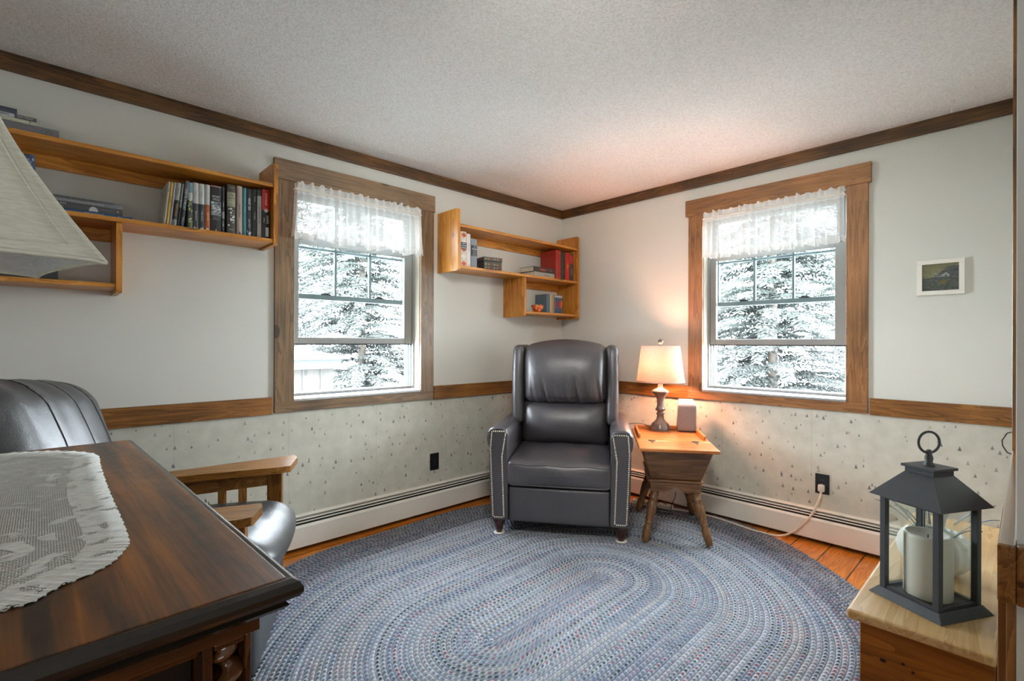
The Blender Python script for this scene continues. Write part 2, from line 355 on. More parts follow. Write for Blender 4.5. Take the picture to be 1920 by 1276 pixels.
# ---------------------------------------------------------------- mesh helpers
class MB:
    def __init__(s): s.v = []; s.f = []; s.mi = []; s.sm = []; s.uv = None
    def add(s, vs, fs, mi=0, smooth=False):
        o = len(s.v); s.v += [tuple(p) for p in vs]
        for f in fs: s.f.append(tuple(i + o for i in f)); s.mi.append(mi); s.sm.append(smooth)
        return s
    def box(s, x0, x1, y0, y1, z0, z1, mi=0):
        v = [(x, y, z) for z in (z0, z1) for y in (y0, y1) for x in (x0, x1)]
        return s.add(v, [(0, 2, 3, 1), (4, 5, 7, 6), (0, 1, 5, 4), (2, 6, 7, 3), (0, 4, 6, 2), (1, 3, 7, 5)], mi)
    def hexa(s, b, t, mi=0):  # two quads bottom/top, both counter-clockwise seen from above
        return s.add(list(b) + list(t), [(3, 2, 1, 0), (4, 5, 6, 7), (0, 1, 5, 4), (1, 2, 6, 5), (2, 3, 7, 6), (3, 0, 4, 7)], mi)
    def prism(s, poly, f, mi=0, smooth=False, cap=True):
        """poly: 2-D outline; f(p, side) -> 3-D point for side 0/1"""
        n = len(poly); v = [f(p, 0) for p in poly] + [f(p, 1) for p in poly]
        s.add(v, [(i, (i + 1) % n, n + (i + 1) % n, n + i) for i in range(n)], mi, smooth)
        if cap: s.add(v, [tuple(range(n))[::-1], tuple(range(n, 2 * n))], mi)
        return s
    def lathe(s, prof, c=(0, 0, 0), seg=32, mi=0, axis=None, smooth=True, x1=None):
        """prof: (r, h). axis: Vector direction, default z."""
        ax = Vector(axis or (0, 0, 1)).normalized()
        a = Vector(x1).normalized() if x1 else (ax.orthogonal().normalized())
        b = ax.cross(a); c = Vector(c); v = []
        for r, h in prof:
            for k in range(seg):
                t = 2 * math.pi * k / seg; v.append(c + ax * h + (a * math.cos(t) + b * math.sin(t)) * max(r, 1e-5))
        n = len(prof)
        s.add(v, [(i * seg + k, i * seg + (k + 1) % seg, (i + 1) * seg + (k + 1) % seg, (i + 1) * seg + k) for i in range(n - 1) for k in range(seg)], mi, smooth)
        s.add(v, [tuple(range(seg))[::-1], tuple((n - 1) * seg + k for k in range(seg))], mi)
        return s
    def tube(s, pts, r, seg=8, mi=0, closed=False):
        P = [Vector(p) for p in pts]; n = len(P); v = []; rr = r if isinstance(r, (list, tuple)) else [r] * n
        up = None
        for i in range(n):
            a = P[(i - 1) % n] if closed or i > 0 else P[i]; b = P[(i + 1) % n] if closed or i < n - 1 else P[i]
            d = (b - a).normalized()
            if up is None: up = d.orthogonal().normalized()
            up = (up - d * up.dot(d)).normalized(); q = d.cross(up)
            for k in range(seg):
                t = 2 * math.pi * k / seg; v.append(P[i] + (up * math.cos(t) + q * math.sin(t)) * rr[i])
        m = n if closed else n - 1
        s.add(v, [(i * seg + k, i * seg + (k + 1) % seg, ((i + 1) % n) * seg + (k + 1) % seg, ((i + 1) % n) * seg + k) for i in range(m) for k in range(seg)], mi, True)
        if not closed: s.add(v, [tuple(range(seg))[::-1], tuple((n - 1) * seg + k for k in range(seg))], mi)
        return s
    def grid(s, f, nu, nv, mi=0, smooth=True):
        v = [f(i / nu, j / nv) for j in range(nv + 1) for i in range(nu + 1)]
        return s.add(v, [(j * (nu + 1) + i, j * (nu + 1) + i + 1, (j + 1) * (nu + 1) + i + 1, (j + 1) * (nu + 1) + i) for j in range(nv) for i in range(nu)], mi, smooth)
    def soft(s, c, h, r, n=14, fn=None, mi=0):
        """rounded box: centre c, half sizes h, corner radius r, optional deformation fn(x,y,z in -1..1 , p) -> p"""
        idx = {}; vs = []; fs = []
        def pt(p):
            key = tuple(round(a, 5) for a in p)
            if key not in idx:
                q = [p[i] * h[i] for i in range(3)]; inn = [max(-(h[i] - r), min(h[i] - r, q[i])) for i in range(3)]
                d = [q[i] - inn[i] for i in range(3)]; L = math.sqrt(sum(a * a for a in d))
                if L > 1e-9: q = [inn[i] + d[i] / L * r for i in range(3)]
                if fn: q = fn([q[i] / h[i] for i in range(3)], q)
                idx[key] = len(vs); vs.append(tuple(q[i] + c[i] for i in range(3)))
            return idx[key]
        par = [math.sin((2 * k / n - 1) * math.pi / 2) for k in range(n + 1)]
        for ax in range(3):
            for sg in (-1, 1):
                for i in range(n):
                    for j in range(n):
                        q = []
                        for (a, b) in ((i, j), (i + 1, j), (i + 1, j + 1), (i, j + 1)):
                            p = [0, 0, 0]; p[ax] = sg; p[(ax + 1) % 3] = par[a]; p[(ax + 2) % 3] = par[b]; q.append(pt(p))
                        fs.append(tuple(q if sg > 0 else q[::-1]))
        return s.add(vs, fs, mi, True)
    @staticmethod
    def softpt(c, h, r, fn, p):
        q = [p[i] * h[i] for i in range(3)]; inn = [max(-(h[i] - r), min(h[i] - r, q[i])) for i in range(3)]
        d = [q[i] - inn[i] for i in range(3)]; L = math.sqrt(sum(a * a for a in d))
        if L > 1e-9: q = [inn[i] + d[i] / L * r for i in range(3)]
        if fn: q = fn([q[i] / h[i] for i in range(3)], q)
        return tuple(q[i] + c[i] for i in range(3))
    def build(s, name, mats, parent=None, loc=None, bevel=0, seg=2, **props):
        me = bpy.data.meshes.new(name); me.from_pydata(s.v, [], s.f)
        for m in (mats if isinstance(mats, (list, tuple)) else [mats]): me.materials.append(m)
        me.polygons.foreach_set('material_index', s.mi); me.polygons.foreach_set('use_smooth', s.sm)
        if s.uv:
            ul = me.uv_layers.new(name='UVMap'); buf = [0.0] * (2 * len(me.loops)); li = [0] * len(me.loops)
            me.loops.foreach_get('vertex_index', li)
            for k, vi in enumerate(li): buf[2 * k], buf[2 * k + 1] = s.uv[vi]
            ul.data.foreach_set('uv', buf)
        me.update()
        o = bpy.data.objects.new(name, me); COL.objects.link(o)
        if parent: o.parent = parent
        if loc: o.location = loc
        if bevel:
            b = o.modifiers.new('bevel', 'BEVEL'); b.width = bevel; b.segments = seg; b.limit_method = 'ANGLE'; b.angle_limit = R(40)
            b.harden_normals = False
        for k, v in props.items(): o[k] = v
        return o

def thing(name, label, cat, loc=(0, 0, 0), rz=0, group=None, rot=None):
    o = bpy.data.objects.new(name, None); o.empty_display_size = .05; COL.objects.link(o)
    o.location = loc; o.rotation_euler = rot or (0, 0, rz); o['label'] = label; o['category'] = cat
    if group: o['group'] = group
    return o
def tag(o, label, cat, group=None):
    o['label'] = label; o['category'] = cat
    if group: o['group'] = group
    return o
def struct(name, mb, mats, bevel=0, parent=None, loc=None, rz=0):
    o = mb.build(name, mats, parent, loc, bevel)
    if rz: o.rotation_euler = (0, 0, rz)
    if not parent: o['kind'] = 'structure'
    return o
def text(name, body, size, mat, parent, pos, X, Y, ext=.0004, align='CENTER', squeeze=1.0):
    cu = bpy.data.curves.new(name, 'FONT'); cu.body = body; cu.size = size; cu.extrude = ext; cu.align_x = align; cu.align_y = 'CENTER'; cu.resolution_u = 2
    tmp = bpy.data.objects.new(name, cu); COL.objects.link(tmp)
    dg = bpy.context.evaluated_depsgraph_get(); me = bpy.data.meshes.new_from_object(tmp.evaluated_get(dg))
    bpy.data.objects.remove(tmp); bpy.data.curves.remove(cu)
    X = Vector(X); Y = Vector(Y); Z = X.cross(Y)
    mtx = Matrix((( X.x * squeeze, Y.x, Z.x, pos[0]), (X.y * squeeze, Y.y, Z.y, pos[1]), (X.z * squeeze, Y.z, Z.z, pos[2]), (0, 0, 0, 1)))
    me.transform(mtx); me.materials.clear(); me.materials.append(mat)
    o = bpy.data.objects.new(name, me); COL.objects.link(o); o.parent = parent; return o

WR = R(-90)     # right wall: local x = world -y, local y = world +x

# ================================================================ SETTING
T = .15
H = 2.30
XB, YB = -5.0, -4.6      # far end of the room behind the camera
# window openings: (u0, u1, z0, z1)
Z0, Z1 = .83, 2.035
def wall_with_hole(mb, a0, a1, h0, h1, y0, y1):
    for (x0, x1, z0, z1) in ((a0, h0, 0, H), (h1, a1, 0, H), (h0, h1, 0, Z0), (h0, h1, Z1, H)):
        if z0 < .8 < z1:
            mb.box(x0, x1, y0, y1, z0, .8, 1); mb.box(x0, x1, y0, y1, .8, z1, 0)
        else: mb.box(x0, x1, y0, y1, z0, z1, 1 if z1 < .9 else 0)
mb = MB(); wall_with_hole(mb, XB - T, T, -2.283, -1.46, 0, T)
struct('wall_left', mb, [M['paint'], M['paper']])
mb = MB(); wall_with_hole(mb, 0, 2.81 + T, 1.276, 2.11, 0, T)
struct('wall_right', mb, [M['paint'], M['paper']], rz=WR)
mb = MB()
mb.box(-2.245 + T, 0, -2.81 - T, -2.809, 0, .8, 1); mb.box(-2.245 + T, 0, -2.81 - T, -2.809, .8, H, 0)
mb.box(-2.245, -2.245 + T, YB, -2.809, 0, .8, 1); mb.box(-2.245, -2.245 + T, YB, -2.809, .8, H, 0)
struct('wall_near_right', mb, [M['paint'], M['paper']])
mb = MB().box(XB - T, -2.0, YB - T, YB, 0, H); struct('wall_back', mb, [M['paint']])
mb = MB().box(XB - T, XB, YB, 0, 0, H); struct('wall_far_left', mb, [M['paint']])
mb = MB().box(XB - T, T, YB - T, T, -.2, 0); struct('floor', mb, [M['floor']])
mb = MB().box(XB - T, T, YB - T, T, H, H + .2); struct('ceiling', mb, [M['ceiling']])

# crown boards under the ceiling
struct('trim_1', MB().box(XB, 0, -.02, 0, 2.229, H), [M['crown_x']], .002)
struct('trim_2', MB().box(-.02, 0, -2.809, -.02, 2.229, H), [M['crown_y']], .002)
# chair rails
struct('trim_3', MB().box(XB, -2.396, -.02, 0, .764, .855), [M['stain_x']], .002)
struct('trim_4', MB().box(-1.353, 0, -.02, 0, .764, .855), [M['stain_x']], .002)
struct('trim_5', MB().box(-.02, 0, -1.176, -.02, .764, .855), [M['stain_y']], .002)
struct('trim_6', MB().box(-.02, 0, -2.809, -2.221, .764, .855), [M['stain_y']], .002)
mb = MB().box(-2.265, -1.33, -2.809, -2.789, .768, .855); mb.box(-2.265, -2.245, -4.3, -2.809, .768, .855)
struct('trim_7', mb, [wood('polished_rail', lin('#4a2f16'), lin('#744a20'), lin('#8f6130'), 'x', rough=.16, coat=.8)], .003)
# door casing standing on the return wall beyond the corner, and the two boards below the rail at the corner
struct('trim_8', MB().box(-1.33, -1.24, -2.809, -2.789, 0, H), [M['stain_z']], .002)
struct('trim_9', MB().box(-2.235, -2.15, -2.809, -2.798, 0, .768), [M['stain_z']], .001)
struct('trim_10', MB().box(-2.14, -2.06, -2.809, -2.786, 0, .768), [M['casing_warm_z']], .001)
# bright corner bead
struct('trim_11', MB().lathe([(.0016, .86), (.0016, H)], (-2.2455, -2.8095, 0), 8), [M['paint']])

# ---------------------------------------------------------------- windows
def window(name, loc, rz, u0, u1, cas, cas2, mats, headover):
    root = thing(name, '', '', loc, rz); del root['label']; del root['category']; root['kind'] = 'structure'
    cz, cx = mats
    c = .102
    # casing boards
    MB().box(u0 - c, u0, -.02, 0, .822, 2.037).build('side_casing', cz, root, bevel=.002)
    MB().box(u1, u1 + c, -.02, 0, .822, 2.037).build('side_casing', cz, root, bevel=.002)
    MB().box(u0 - c - headover[0], u1 + c + headover[1], -.026, 0, 2.037, 2.147).build('head_casing', cx, root, bevel=.002)
    MB().box(u0 - c, u1 + c, -.02, 0, .768, .822).build('apron', cx, root, bevel=.002)
    # wooden jamb lining, and the sill with its white edge
    mb = MB(); mb.box(u0 - .012, u0 + .003, .0, .145, Z0, Z1); mb.box(u1 - .003, u1 + .012, .0, .145, Z0, Z1); mb.box(u0 - .012, u1 + .012, .0, .145, Z1 - .003, Z1 + .012)
    mb.build('jamb', M['jamb'], root)
    MB().hexa([(u0, -.018, .823), (u1, -.018, .823), (u1, .15, .823), (u0, .15, .823)], [(u0, -.018, .838), (u1, -.018, .838), (u1, .15, .856), (u0, .15, .856)]).build('window_sill', M['alu'], root, bevel=.003)
    # grey frame
    mb = MB()
    for (a, b) in ((u0, u0 + .014), (u1 - .014, u1)): mb.box(a, b, .058, .15, .845, Z1)
    mb.box(u0, u1, .058, .15, Z1 - .02, Z1); mb.box(u0, u1, .062, .15, .848, .861)
    mb.build('window_frame', M['sash'], root, bevel=.0015)
    # tracks seen below the raised sash
    mb = MB()
    for side in (-1, 1):
        e = u0 + .014 if side < 0 else u1 - .014
        for k in range(3):
            y = .079 + k * .024; a = e; b = e - side * (.010 + .006 * k)
            mb.box(min(a, b), max(a, b), y, y + .007, .86, Z1 - .02, k % 2)
    mb.build('sash_track', [M['screen_strip'], M['sash_out']], root)
    # lower sash, raised
    a, b = u0 + .014, u1 - .024; sb, st, gb, gt = 1.143, 1.762, 1.180, 1.718; gl, gr = u0 + .057, u1 - .075
    mb = MB(); y0, y1 = .068, .095
    mb.box(a, gl, y0, y1, sb, st); mb.box(gr, u1 - .015, y0, y1, sb, st); mb.box(gl, gr, y0, y1, sb, gb); mb.box(gl, gr, y0, y1, gt, st)
    low = mb.build('lower_sash', M['sash'], root, bevel=.003)
    MB().box(gl, gr, .081, .084, gb, gt).build('pane', M['glass'], low)
    MB().box(a, u1 - .015, .070, .094, sb - .006, sb).build('rail_seal', M['fin_dark'], low)
    # upper sash with a grid of three by two
    mb = MB(); y0, y1 = .102, .125; ub, ut = 1.405, Z1 - .02; a, b = u0 + .02, u1 - .03; L_, R_ = a + .042, b - .045
    mb.box(a, L_, y0, y1, ub, ut); mb.box(R_, b, y0, y1, ub, ut); mb.box(L_, R_, y0, y1, ub, 1.436); mb.box(L_, R_, y0, y1, ut - .04, ut)
    for k in (1, 2):
        x = L_ + (R_ - L_) * k / 3; mb.box(x - .008, x + .008, .106, .121, 1.436, ut - .04)
    mb.box(L_, R_, .106, .121, 1.698, 1.713)
    up = mb.build('upper_sash', M['sash_out'], root, bevel=.002)
    MB().box(L_, R_, .112, .115, 1.436, ut - .04).build('pane', M['glass'], up)
    for t in (.24, .76):
        x = L_ + (R_ - L_) * t; m = MB().box(x - .03, x + .03, .098, .118, 1.434, 1.441); m.soft((x, .106, 1.443), (.018, .009, .004), .003, 4)
        m.build('sash_lock', M['fin_dark'], up, bevel=.001)
    return root
W1 = window('window_1', (0, 0, 0), 0, -2.283, -1.46, None, None, (M['casing_z'], M['casing_x']), (.006, .006))
W2 = window('window_2', (0, 0, 0), WR, 1.276, 2.11, None, None, (M['casing_warm_z'], M['casing_warm_x']), (.02, .014))

# ---------------------------------------------------------------- valances
def valance(label, loc, rz, u0, u1, seed, flare):
    rnd = random.Random(seed)
    root = thing('curtain_valance', label, 'curtain', (*loc[:2], 1.72), rz, None)
    zt, zr, zb = .315, .275, .0
    ph = [rnd.uniform(0, 6.28) for _ in range(6)]
    # irregular gathers
    fold = []; x = 0
    while x < 1: wdt = rnd.uniform(.028, .075); fold.append((x + wdt / 2, wdt, rnd.uniform(.6, 1.3))); x += wdt
    def pleat(s):
        for (c, wd, amp) in fold:
            if abs(s - c) <= wd / 2: return amp * math.cos((s - c) / wd * math.pi) ** 2
        return 0
    N, K = 420, 44; mb = MB(); uv = []
    for j in range(K + 1):
        t = j / K       # 0 hem .. 1 top
        z = zb + (zt - zb) * t
        for i in range(N + 1):
            s = i / N
            gather = .35 + .65 * (1 - t) ** .6 if t < .84 else .55 + 1.2 * (t - .84)
            near = max(0, 1 - abs(z - zr) / .018)         # cinched on the rod
            y = -.034 - (.030 * pleat(s) * gather) * (1 - .6 * near) - .008 * math.sin(s * 40 + ph[0] + 2 * t) * (1 - t)
            xx = u0 + (u1 - u0) * s + .010 * math.sin(s * 85 + ph[1]) * (1 - t) + (s - .5) * 2 * flare * (1 - t) ** 1.5
            zz = z
            if t < .2: zz += (1 - t / .2) * (.006 * math.sin(s * 26 + ph[2]) + .004 * math.sin(s * 61 + ph[3]) + .006 * pleat(s))
            if t > .86: zz += (t - .86) / .14 * (.007 * math.sin(s * 90 + ph[4]) + .006 * pleat(s) - .004); y += .006 * math.sin(s * 150 + ph[5]) * (t - .86) / .14
            mb.v.append((xx, y, zz)); uv.append((s, t))
    for j in range(K):
        for i in range(N):
            a = j * (N + 1) + i; mb.f.append((a, a + 1, a + N + 2, a + N + 1)); mb.mi.append(0); mb.sm.append(True)
    mb.uv = uv
    mb.build('valance_fabric', M['sheer'], root)
    m = MB().tube([(u0 - .0, -.040, zr), (u1 + .0, -.040, zr)], .006, 8); 
    for e in (u0 + .002, u1 - .002): m.tube([(e, -.040, zr), (e, 0.0, zr)], .005, 8)
    m.build('curtain_rod', M['white_metal'], root)
valance('sheer white ruffled valance hanging over the left window beside the long book shelf', (0, 0), 0, -2.288, -1.474, 3, .018)
valance('sheer white ruffled valance hanging over the right window beyond the table lamp', (0, 0), WR, 1.288, 2.104, 9, .010)

# ---------------------------------------------------------------- baseboard heaters
def heater(label, loc, rz, a, b):
    root = thing('baseboard_heater', label, 'heater', (loc[0], loc[1], 0), rz, None)
    MB().box(a, b, -.006, -.0005, .02, .190).build('back_panel', M['white_metal'], root, bevel=.001)
    MB().box(a + .01, b - .01, -.058, -.006, .03, .155).build('heating_fins', M['fin_dark'], root)
    m = MB().prism([(-.0055, .186), (-.020, .180), (-.020, .177), (-.0055, .180)], lambda p, s: ((a, b)[s], p[0], p[1])); m.build('top_lip', M['white_metal'], root)
    MB().prism([(-.030, .166), (-.034, .170), (-.037, .166), (-.033, .162)], lambda p, s: ((a, b)[s], p[0], p[1])).build('damper', M['white_metal'], root)
    MB().prism([(-.046, .160), (-.068, .134), (-.068, .026), (-.060, .026), (-.060, .130), (-.046, .152)], lambda p, s: ((a, b)[s], p[0], p[1])).build('front_cover', M['white_metal'], root, bevel=.0015)
    return root
heater('long white baseboard heater along the wall under the left window', (0, 0), 0, -4.6, -.09)
heater('long white baseboard heater along the wall under the right window, behind the lamp table', (0, 0), WR, .09, 2.78)

# ================================================================ WALL SHELVES
def bracket_shelf(label, x0, x1, dv, left_small):
    """dv: x of the divider of the lower compartment"""
    root = thing('wall_shelf', label, 'shelf', ((x0 + x1) / 2, 0, 1.35)); ox = (x0 + x1) / 2; oz = 1.35
    px, pz = M['pine_x'], M['pine_z']
    D_ = .23
    def panel(nm, a, b, z0, z1):
        r = .016; n = 4
        out = [(0, z0), (0, z1)]
        out = [(0, z0)] + [(-D_ + r - r * math.sin(k / n * math.pi / 2), z0 + r - r * math.cos(k / n * math.pi / 2)) for k in range(n + 1)] + \
              [(-D_ + r - r * math.cos(k / n * math.pi / 2), z1 - r + r * math.sin(k / n * math.pi / 2)) for k in range(n + 1)] + [(0, z1)]
        MB().prism(out, lambda p, s: ((a, b)[s] - ox, p[0], p[1] - oz)).build(nm, pz, root, bevel=.0015)
    def board(nm, a, b, z0, z1, y0=-D_ + .004, y1=0):
        MB().box(a - ox, b - ox, y0, y1, z0 - oz, z1 - oz).build(nm, px, root, bevel=.003)
    t = .02
    if left_small:      # shelf by the corner: tall panel left, long panel right
        panel('end_panel', x0, x0 + t, 1.628, 2.038); panel('end_panel', x1 - t, x1, 1.352, 2.038)
        panel('end_panel', dv - t, dv, 1.348, 1.645)
        board('shelf_board', x0 + t, x1 - t, 1.921, 1.940); board('shelf_board', x0 + t, x1 - t, 1.645, 1.664); board('shelf_board', dv, x1 - t, 1.370, 1.389)
        board('back_rail', x0 + t, x1 - t, 1.868, 1.921, -.018, 0); board('back_rail', dv, x1 - t, 1.590, 1.645, -.018, 0)
    else:
        panel('end_panel', x1 - t, x1, 1.636, 2.045); panel('end_panel', x0, x0 + t, 1.352, 2.045); panel('end_panel', dv - t, dv, 1.354, 1.645)
        board('shelf_board', x0 + t, x1 - t, 1.921, 1.940); board('shelf_board', x0 + t, x1 - t, 1.645, 1.664); board('shelf_board', x0 + t, dv - t, 1.372, 1.391)
        board('back_rail', x0 + t, x1 - t, 1.868, 1.921, -.018, 0); board('back_rail', x0 + t, dv - t, 1.590, 1.645, -.018, 0)
    for k in range(2):
        xx = x0 + (x1 - x0) * (.25 + .5 * k) - ox; MB().lathe([(.004, 0), (.004, .0015)], (xx, -.018, 1.894 - oz), 10, axis=(0, -1, 0)).build('screw_head', M['fin_dark'], root)
    return root
bracket_shelf('long honey pine wall shelf full of books, hanging left of the left window', -4.0, -2.440, -3.052, False)
bracket_shelf('honey pine wall shelf in the room corner above the recliner, holding red books', -1.316, -.048, -.677, True)

# ---------------------------------------------------------------- books
_cm = {}
def cm(hexc, rough=.5):
    k = (hexc, rough)
    if k not in _cm: _cm[k] = plain('cover_' + hexc, lin('#' + hexc), rough, noise=.05, scale=60)
    return _cm[k]
PAGES = NT('book_pages'); 
_n = PAGES.n('ShaderNodeTexNoise', {'Vector': PAGES.coord((900, 30, 30)), 'Scale': 1.0}); PAGES.col(PAGES.ramp(_n.outputs[0], [(.3, lin('#b9b09a')), (.7, lin('#e2dccb'))])); PAGES = PAGES.m
SP_X, SP_Y = (0, 0, -1), (1, 0, 0)      # text running down the spine
UP_X, UP_Y = (1, 0, 0), (0, 0, 1)       # text across the spine
def book(label, th, hgt, dep, cover, loc, rot=(0, 0, 0), bands=(), texts=(), hard=False, group=None, extra=None):
    """origin: bottom centre of the spine. local -y is the spine side, z up"""
    root = thing('book', label, 'book', loc, group=group, rot=rot)
    b = .0022 if hard else .0008; h = th / 2; ov = .003 if hard else 0
    m = MB(); n = 6
    cur = [(-h, dep)] + [(-h, .004)] + [(-h + th * k / n, .004 - .004 * math.sin(math.pi * k / n)) for k in range(1, n)] + [(h, .004), (h, dep)]
    inn = [(h - b, dep), (h - b, .006), (-h + b, .006), (-h + b, dep)]
    m.prism(cur + inn, lambda p, s: (p[0], p[1], (0, hgt)[s]))
    m.build('cover', cm(cover), root)
    MB().box(-h + b, h - b, .006, dep - ov, ov + .0002, hgt - ov - .0002).build('page_block', PAGES, root)
    for (z0, z1, c) in bands:
        MB().prism([(-h + th * k / n, .0035 - .004 * math.sin(math.pi * k / n) - .0003) for k in range(0, n + 1)] + [(h, .005), (-h, .005)], lambda p, s: (p[0], p[1], (z0 * hgt, z1 * hgt)[s])).build('spine_band', cm(c), root)
    for tt in texts:
        body, size, col, zz, mode = tt[:5]; off = tt[5] if len(tt) > 5 else 0
        X, Y = (SP_X, SP_Y) if mode == 'd' else (UP_X, UP_Y)
        text('title', body, size, cm(col), root, (off, -.0012, zz * hgt), X, Y, squeeze=.8 if mode == 'd' else .9)
    if extra: extra(root, th, hgt)
    return root
def disc(nm, mat, root, pos, rx, rz, n=20):
    return MB().prism([(rx * math.cos(2 * math.pi * k / n), rz * math.sin(2 * math.pi * k / n)) for k in range(n)], lambda p, s: (pos[0] + p[0], pos[1] - s * .0006, pos[2] + p[1])).build(nm, mat, root)

SH = 1.6645; YF = -.185
G1 = 'books standing on the long left shelf'
def stand(x0, x1, ztop, cover, label, lean=0, bands=(), texts=(), hard=False, extra=None, dep=.135, z=SH, g=G1, yf=YF):
    hgt = (ztop - z); th = (x1 - x0) * .98
    return book(label, th, hgt / math.cos(lean), dep, cover, ((x0 + x1) / 2, yf, z + (th / 2 * math.sin(abs(lean)))), (0, lean, 0), bands, texts, hard, g, extra)
LN = .095
stand(-2.907, -2.898, 1.862, 'b9bab0', 'thin pale grey book leaning at the left end of the row of books', LN, texts=[('POEMS', .006, '55554e', .8, 'd')], dep=.15)
stand(-2.897, -2.886, 1.862, 'c9a24a', 'thin mustard yellow book leaning second in the row on the long shelf', LN, texts=[('THE GARDEN', .006, '7a5a20', .6, 'd')])
stand(-2.885, -2.877, 1.863, 'aaabb4', 'thin lavender grey book leaning right of the mustard yellow one', LN, texts=[('winter notes', .005, '5a5a66', .5, 'd')])
stand(-2.876, -2.857, 1.864, '9a9b94', 'grey book with a black and gold block on its spine', LN, bands=[(.16, .60, '221d14')], texts=[('NORTH WOODS', .009, 'c89a3a', .38, 'd'), ('The Guide', .008, '4a4a45', .8, 'd'), ('A', .012, '1c1c1c', .08, 'u')])
stand(-2.856, -2.847, 1.864, '8a8b88', 'thin black and grey book pressed against the book that reads forecast', LN, bands=[(0, .45, '2a2b2c')], texts=[('Tales', .006, 'dddddd', .6, 'd')])
stand(-2.846, -2.830, 1.880, '2b2d31', 'dark leaning book reading COASTAL FORECAST in white', LN + .012, bands=[(.72, 1, '6d6f72')], texts=[('COASTAL FORECAST', .013, 'd8d8d4', .60, 'd'), ('and other essays', .006, 'b8b8b4', .14, 'd')])
def speckle(cols, z0, z1, n, seed, name='cover_picture'):
    def f(root, th, hgt):
        r = random.Random(seed); mats = [cm(c) for c in cols]; m = MB()
        for k in range(n):
            zc = hgt * r.uniform(z0, z1); xc = r.uniform(-.36, .36) * th; a = r.uniform(.06, .16) * th; b = r.uniform(.01, .03) * hgt
            p = [(xc + a * math.cos(t * 1.05), zc + b * math.sin(t * 1.05)) for t in range(6)]
            m.prism(p, lambda q, s: (q[0], -.0006 - s * .0004 - k * .000004, q[1]), r.randrange(len(mats)))
        m.build(name, mats, root)
    return f
stand(-2.814, -2.795, 1.876, '6f8e98', 'teal topped paperback with a yellow-green picture on its lower spine', 0.0, bands=[(0, .3, '55583a'), (.3, .62, '3a4648'), (.62, .78, 'b4bab6')], texts=[], extra=speckle(['c9c860', 'd9ddda', '8fa04a', '28302e'], .02, .62, 40, 3))
stand(-2.794, -2.772, 1.880, 'c2c3be', 'white-topped charcoal paperback, first of the matching trio of spines', bands=[(0, .56, '3b3c3e')], texts=[('EMBER KINGDOM', .007, 'cfcfca', .3, 'd'), ('the first', .006, '8c8c88', .78, 'd')], extra=speckle(['e8e8e4'], .03, .05, 5, 4, 'publisher_mark'))
stand(-2.771, -2.748, 1.880, 'c4c5c0', 'white-topped charcoal paperback beside the orange-based one', bands=[(0, .56, '38393b')], texts=[('EMBER REDUCED', .007, 'cfcfca', .3, 'd'), ('the second', .006, '8c8c88', .78, 'd')], extra=speckle(['e8e8e4'], .03, .05, 5, 5, 'publisher_mark'))
stand(-2.746, -2.726, 1.881, 'c2c3c0', 'white-topped paperback with an orange lower spine', bands=[(0, .57, 'b0602c')], texts=[('EMBER FALLEN', .007, 'e4c9a8', .32, 'd')], extra=speckle(['f0e0c8'], .03, .05, 4, 6, 'publisher_mark'))
def moby(root, th, hgt):
    m = MB(); m.box(-th * .47, th * .47, -.0009, -.0003, hgt * .36, hgt * .66); m.build('spine_picture', cm('7d8083'), root)
    speckle(['d6d8d8', '3c4042', 'a5a8aa', 'c2c4c4'], .38, .64, 26, 8, 'spine_picture')(root, th, hgt)
    disc('publisher_mark', cm('c96a3e'), root, (0, -.0005, hgt * .05), .0035, .0055)
    disc('publisher_mark', cm('e8e4da'), root, (0, -.0012, hgt * .05), .0016, .0032)
stand(-2.724, -2.679, 1.883, '2c2d2f', 'thick black paperback reading MOBY DICK over a grey picture', texts=[('MOBY', .0135, 'd8d8d4', .765, 'u'), ('DICK', .0135, 'd8d8d4', .705, 'u'), ('HERMAN', .007, 'b0b0ac', .325, 'u'), ('MELVILLE', .007, 'b0b0ac', .285, 'u')], bands=[(.975, 1, 'b08c84')], extra=moby)
stand(-2.677, -2.666, 1.888, '3a3b3d', 'thin charcoal book wedged right of the whale novel', bands=[(.32, .46, 'a5a6a4')], texts=[('The Islands', .007, 'c5c5c2', .62, 'd')], extra=speckle(['8a8c8c', 'b5b7b5'], .05, .3, 14, 11))
stand(-2.655, -2.619, 1.903, '4b473f', 'thick dark book with a cream title block and snowy picture on the spine', bands=[(.56, .85, '98967c')], texts=[('A BRIEF', .006, '3a3832', .79, 'u'), ('HISTORY OF', .006, '3a3832', .73, 'u'), ('WATER', .009, 'd8d5c0', .64, 'u'), ('PENDLE', .006, 'd0cdb8', .10, 'u'), ('HOUSE', .006, 'd0cdb8', .94, 'u')], extra=speckle(['d9d9d4', '2a2926', 'bdbdb6'], .18, .52, 30, 12))
stand(-2.613, -2.589, 1.905, 'b5a498', 'dusty pink hardback standing right of the thick dark book', texts=[('Lantern Ghosts', .013, '4a3c36', .5, 'd')], hard=True, extra=lambda r, t, h: MB().prism([(-.005, .0), (.005, 0), (0, .014)], lambda p, s: (p[0], -.0006 - s * .0004, p[1] + .008)).build('publisher_mark', cm('26201e'), r))
stand(-2.586, -2.572, 1.901, '4f8e96', 'slim teal book standing between the pink book and HEART SEA', texts=[('The Leeway', .007, 'a8ccd0', .55, 'd'), ('Orr', .006, 'a8ccd0', .12, 'd')])
stand(-2.571, -2.548, 1.901, '2d2f32', 'black book reading HEART SEA down the spine', texts=[('HEART SEA', .015, 'd6d8d8', .68, 'd'), ('Nathan Phillips', .009, 'c2c4c4', .28, 'd')], extra=speckle(['c9d2d8', '9fb0ba'], .01, .12, 14, 13))
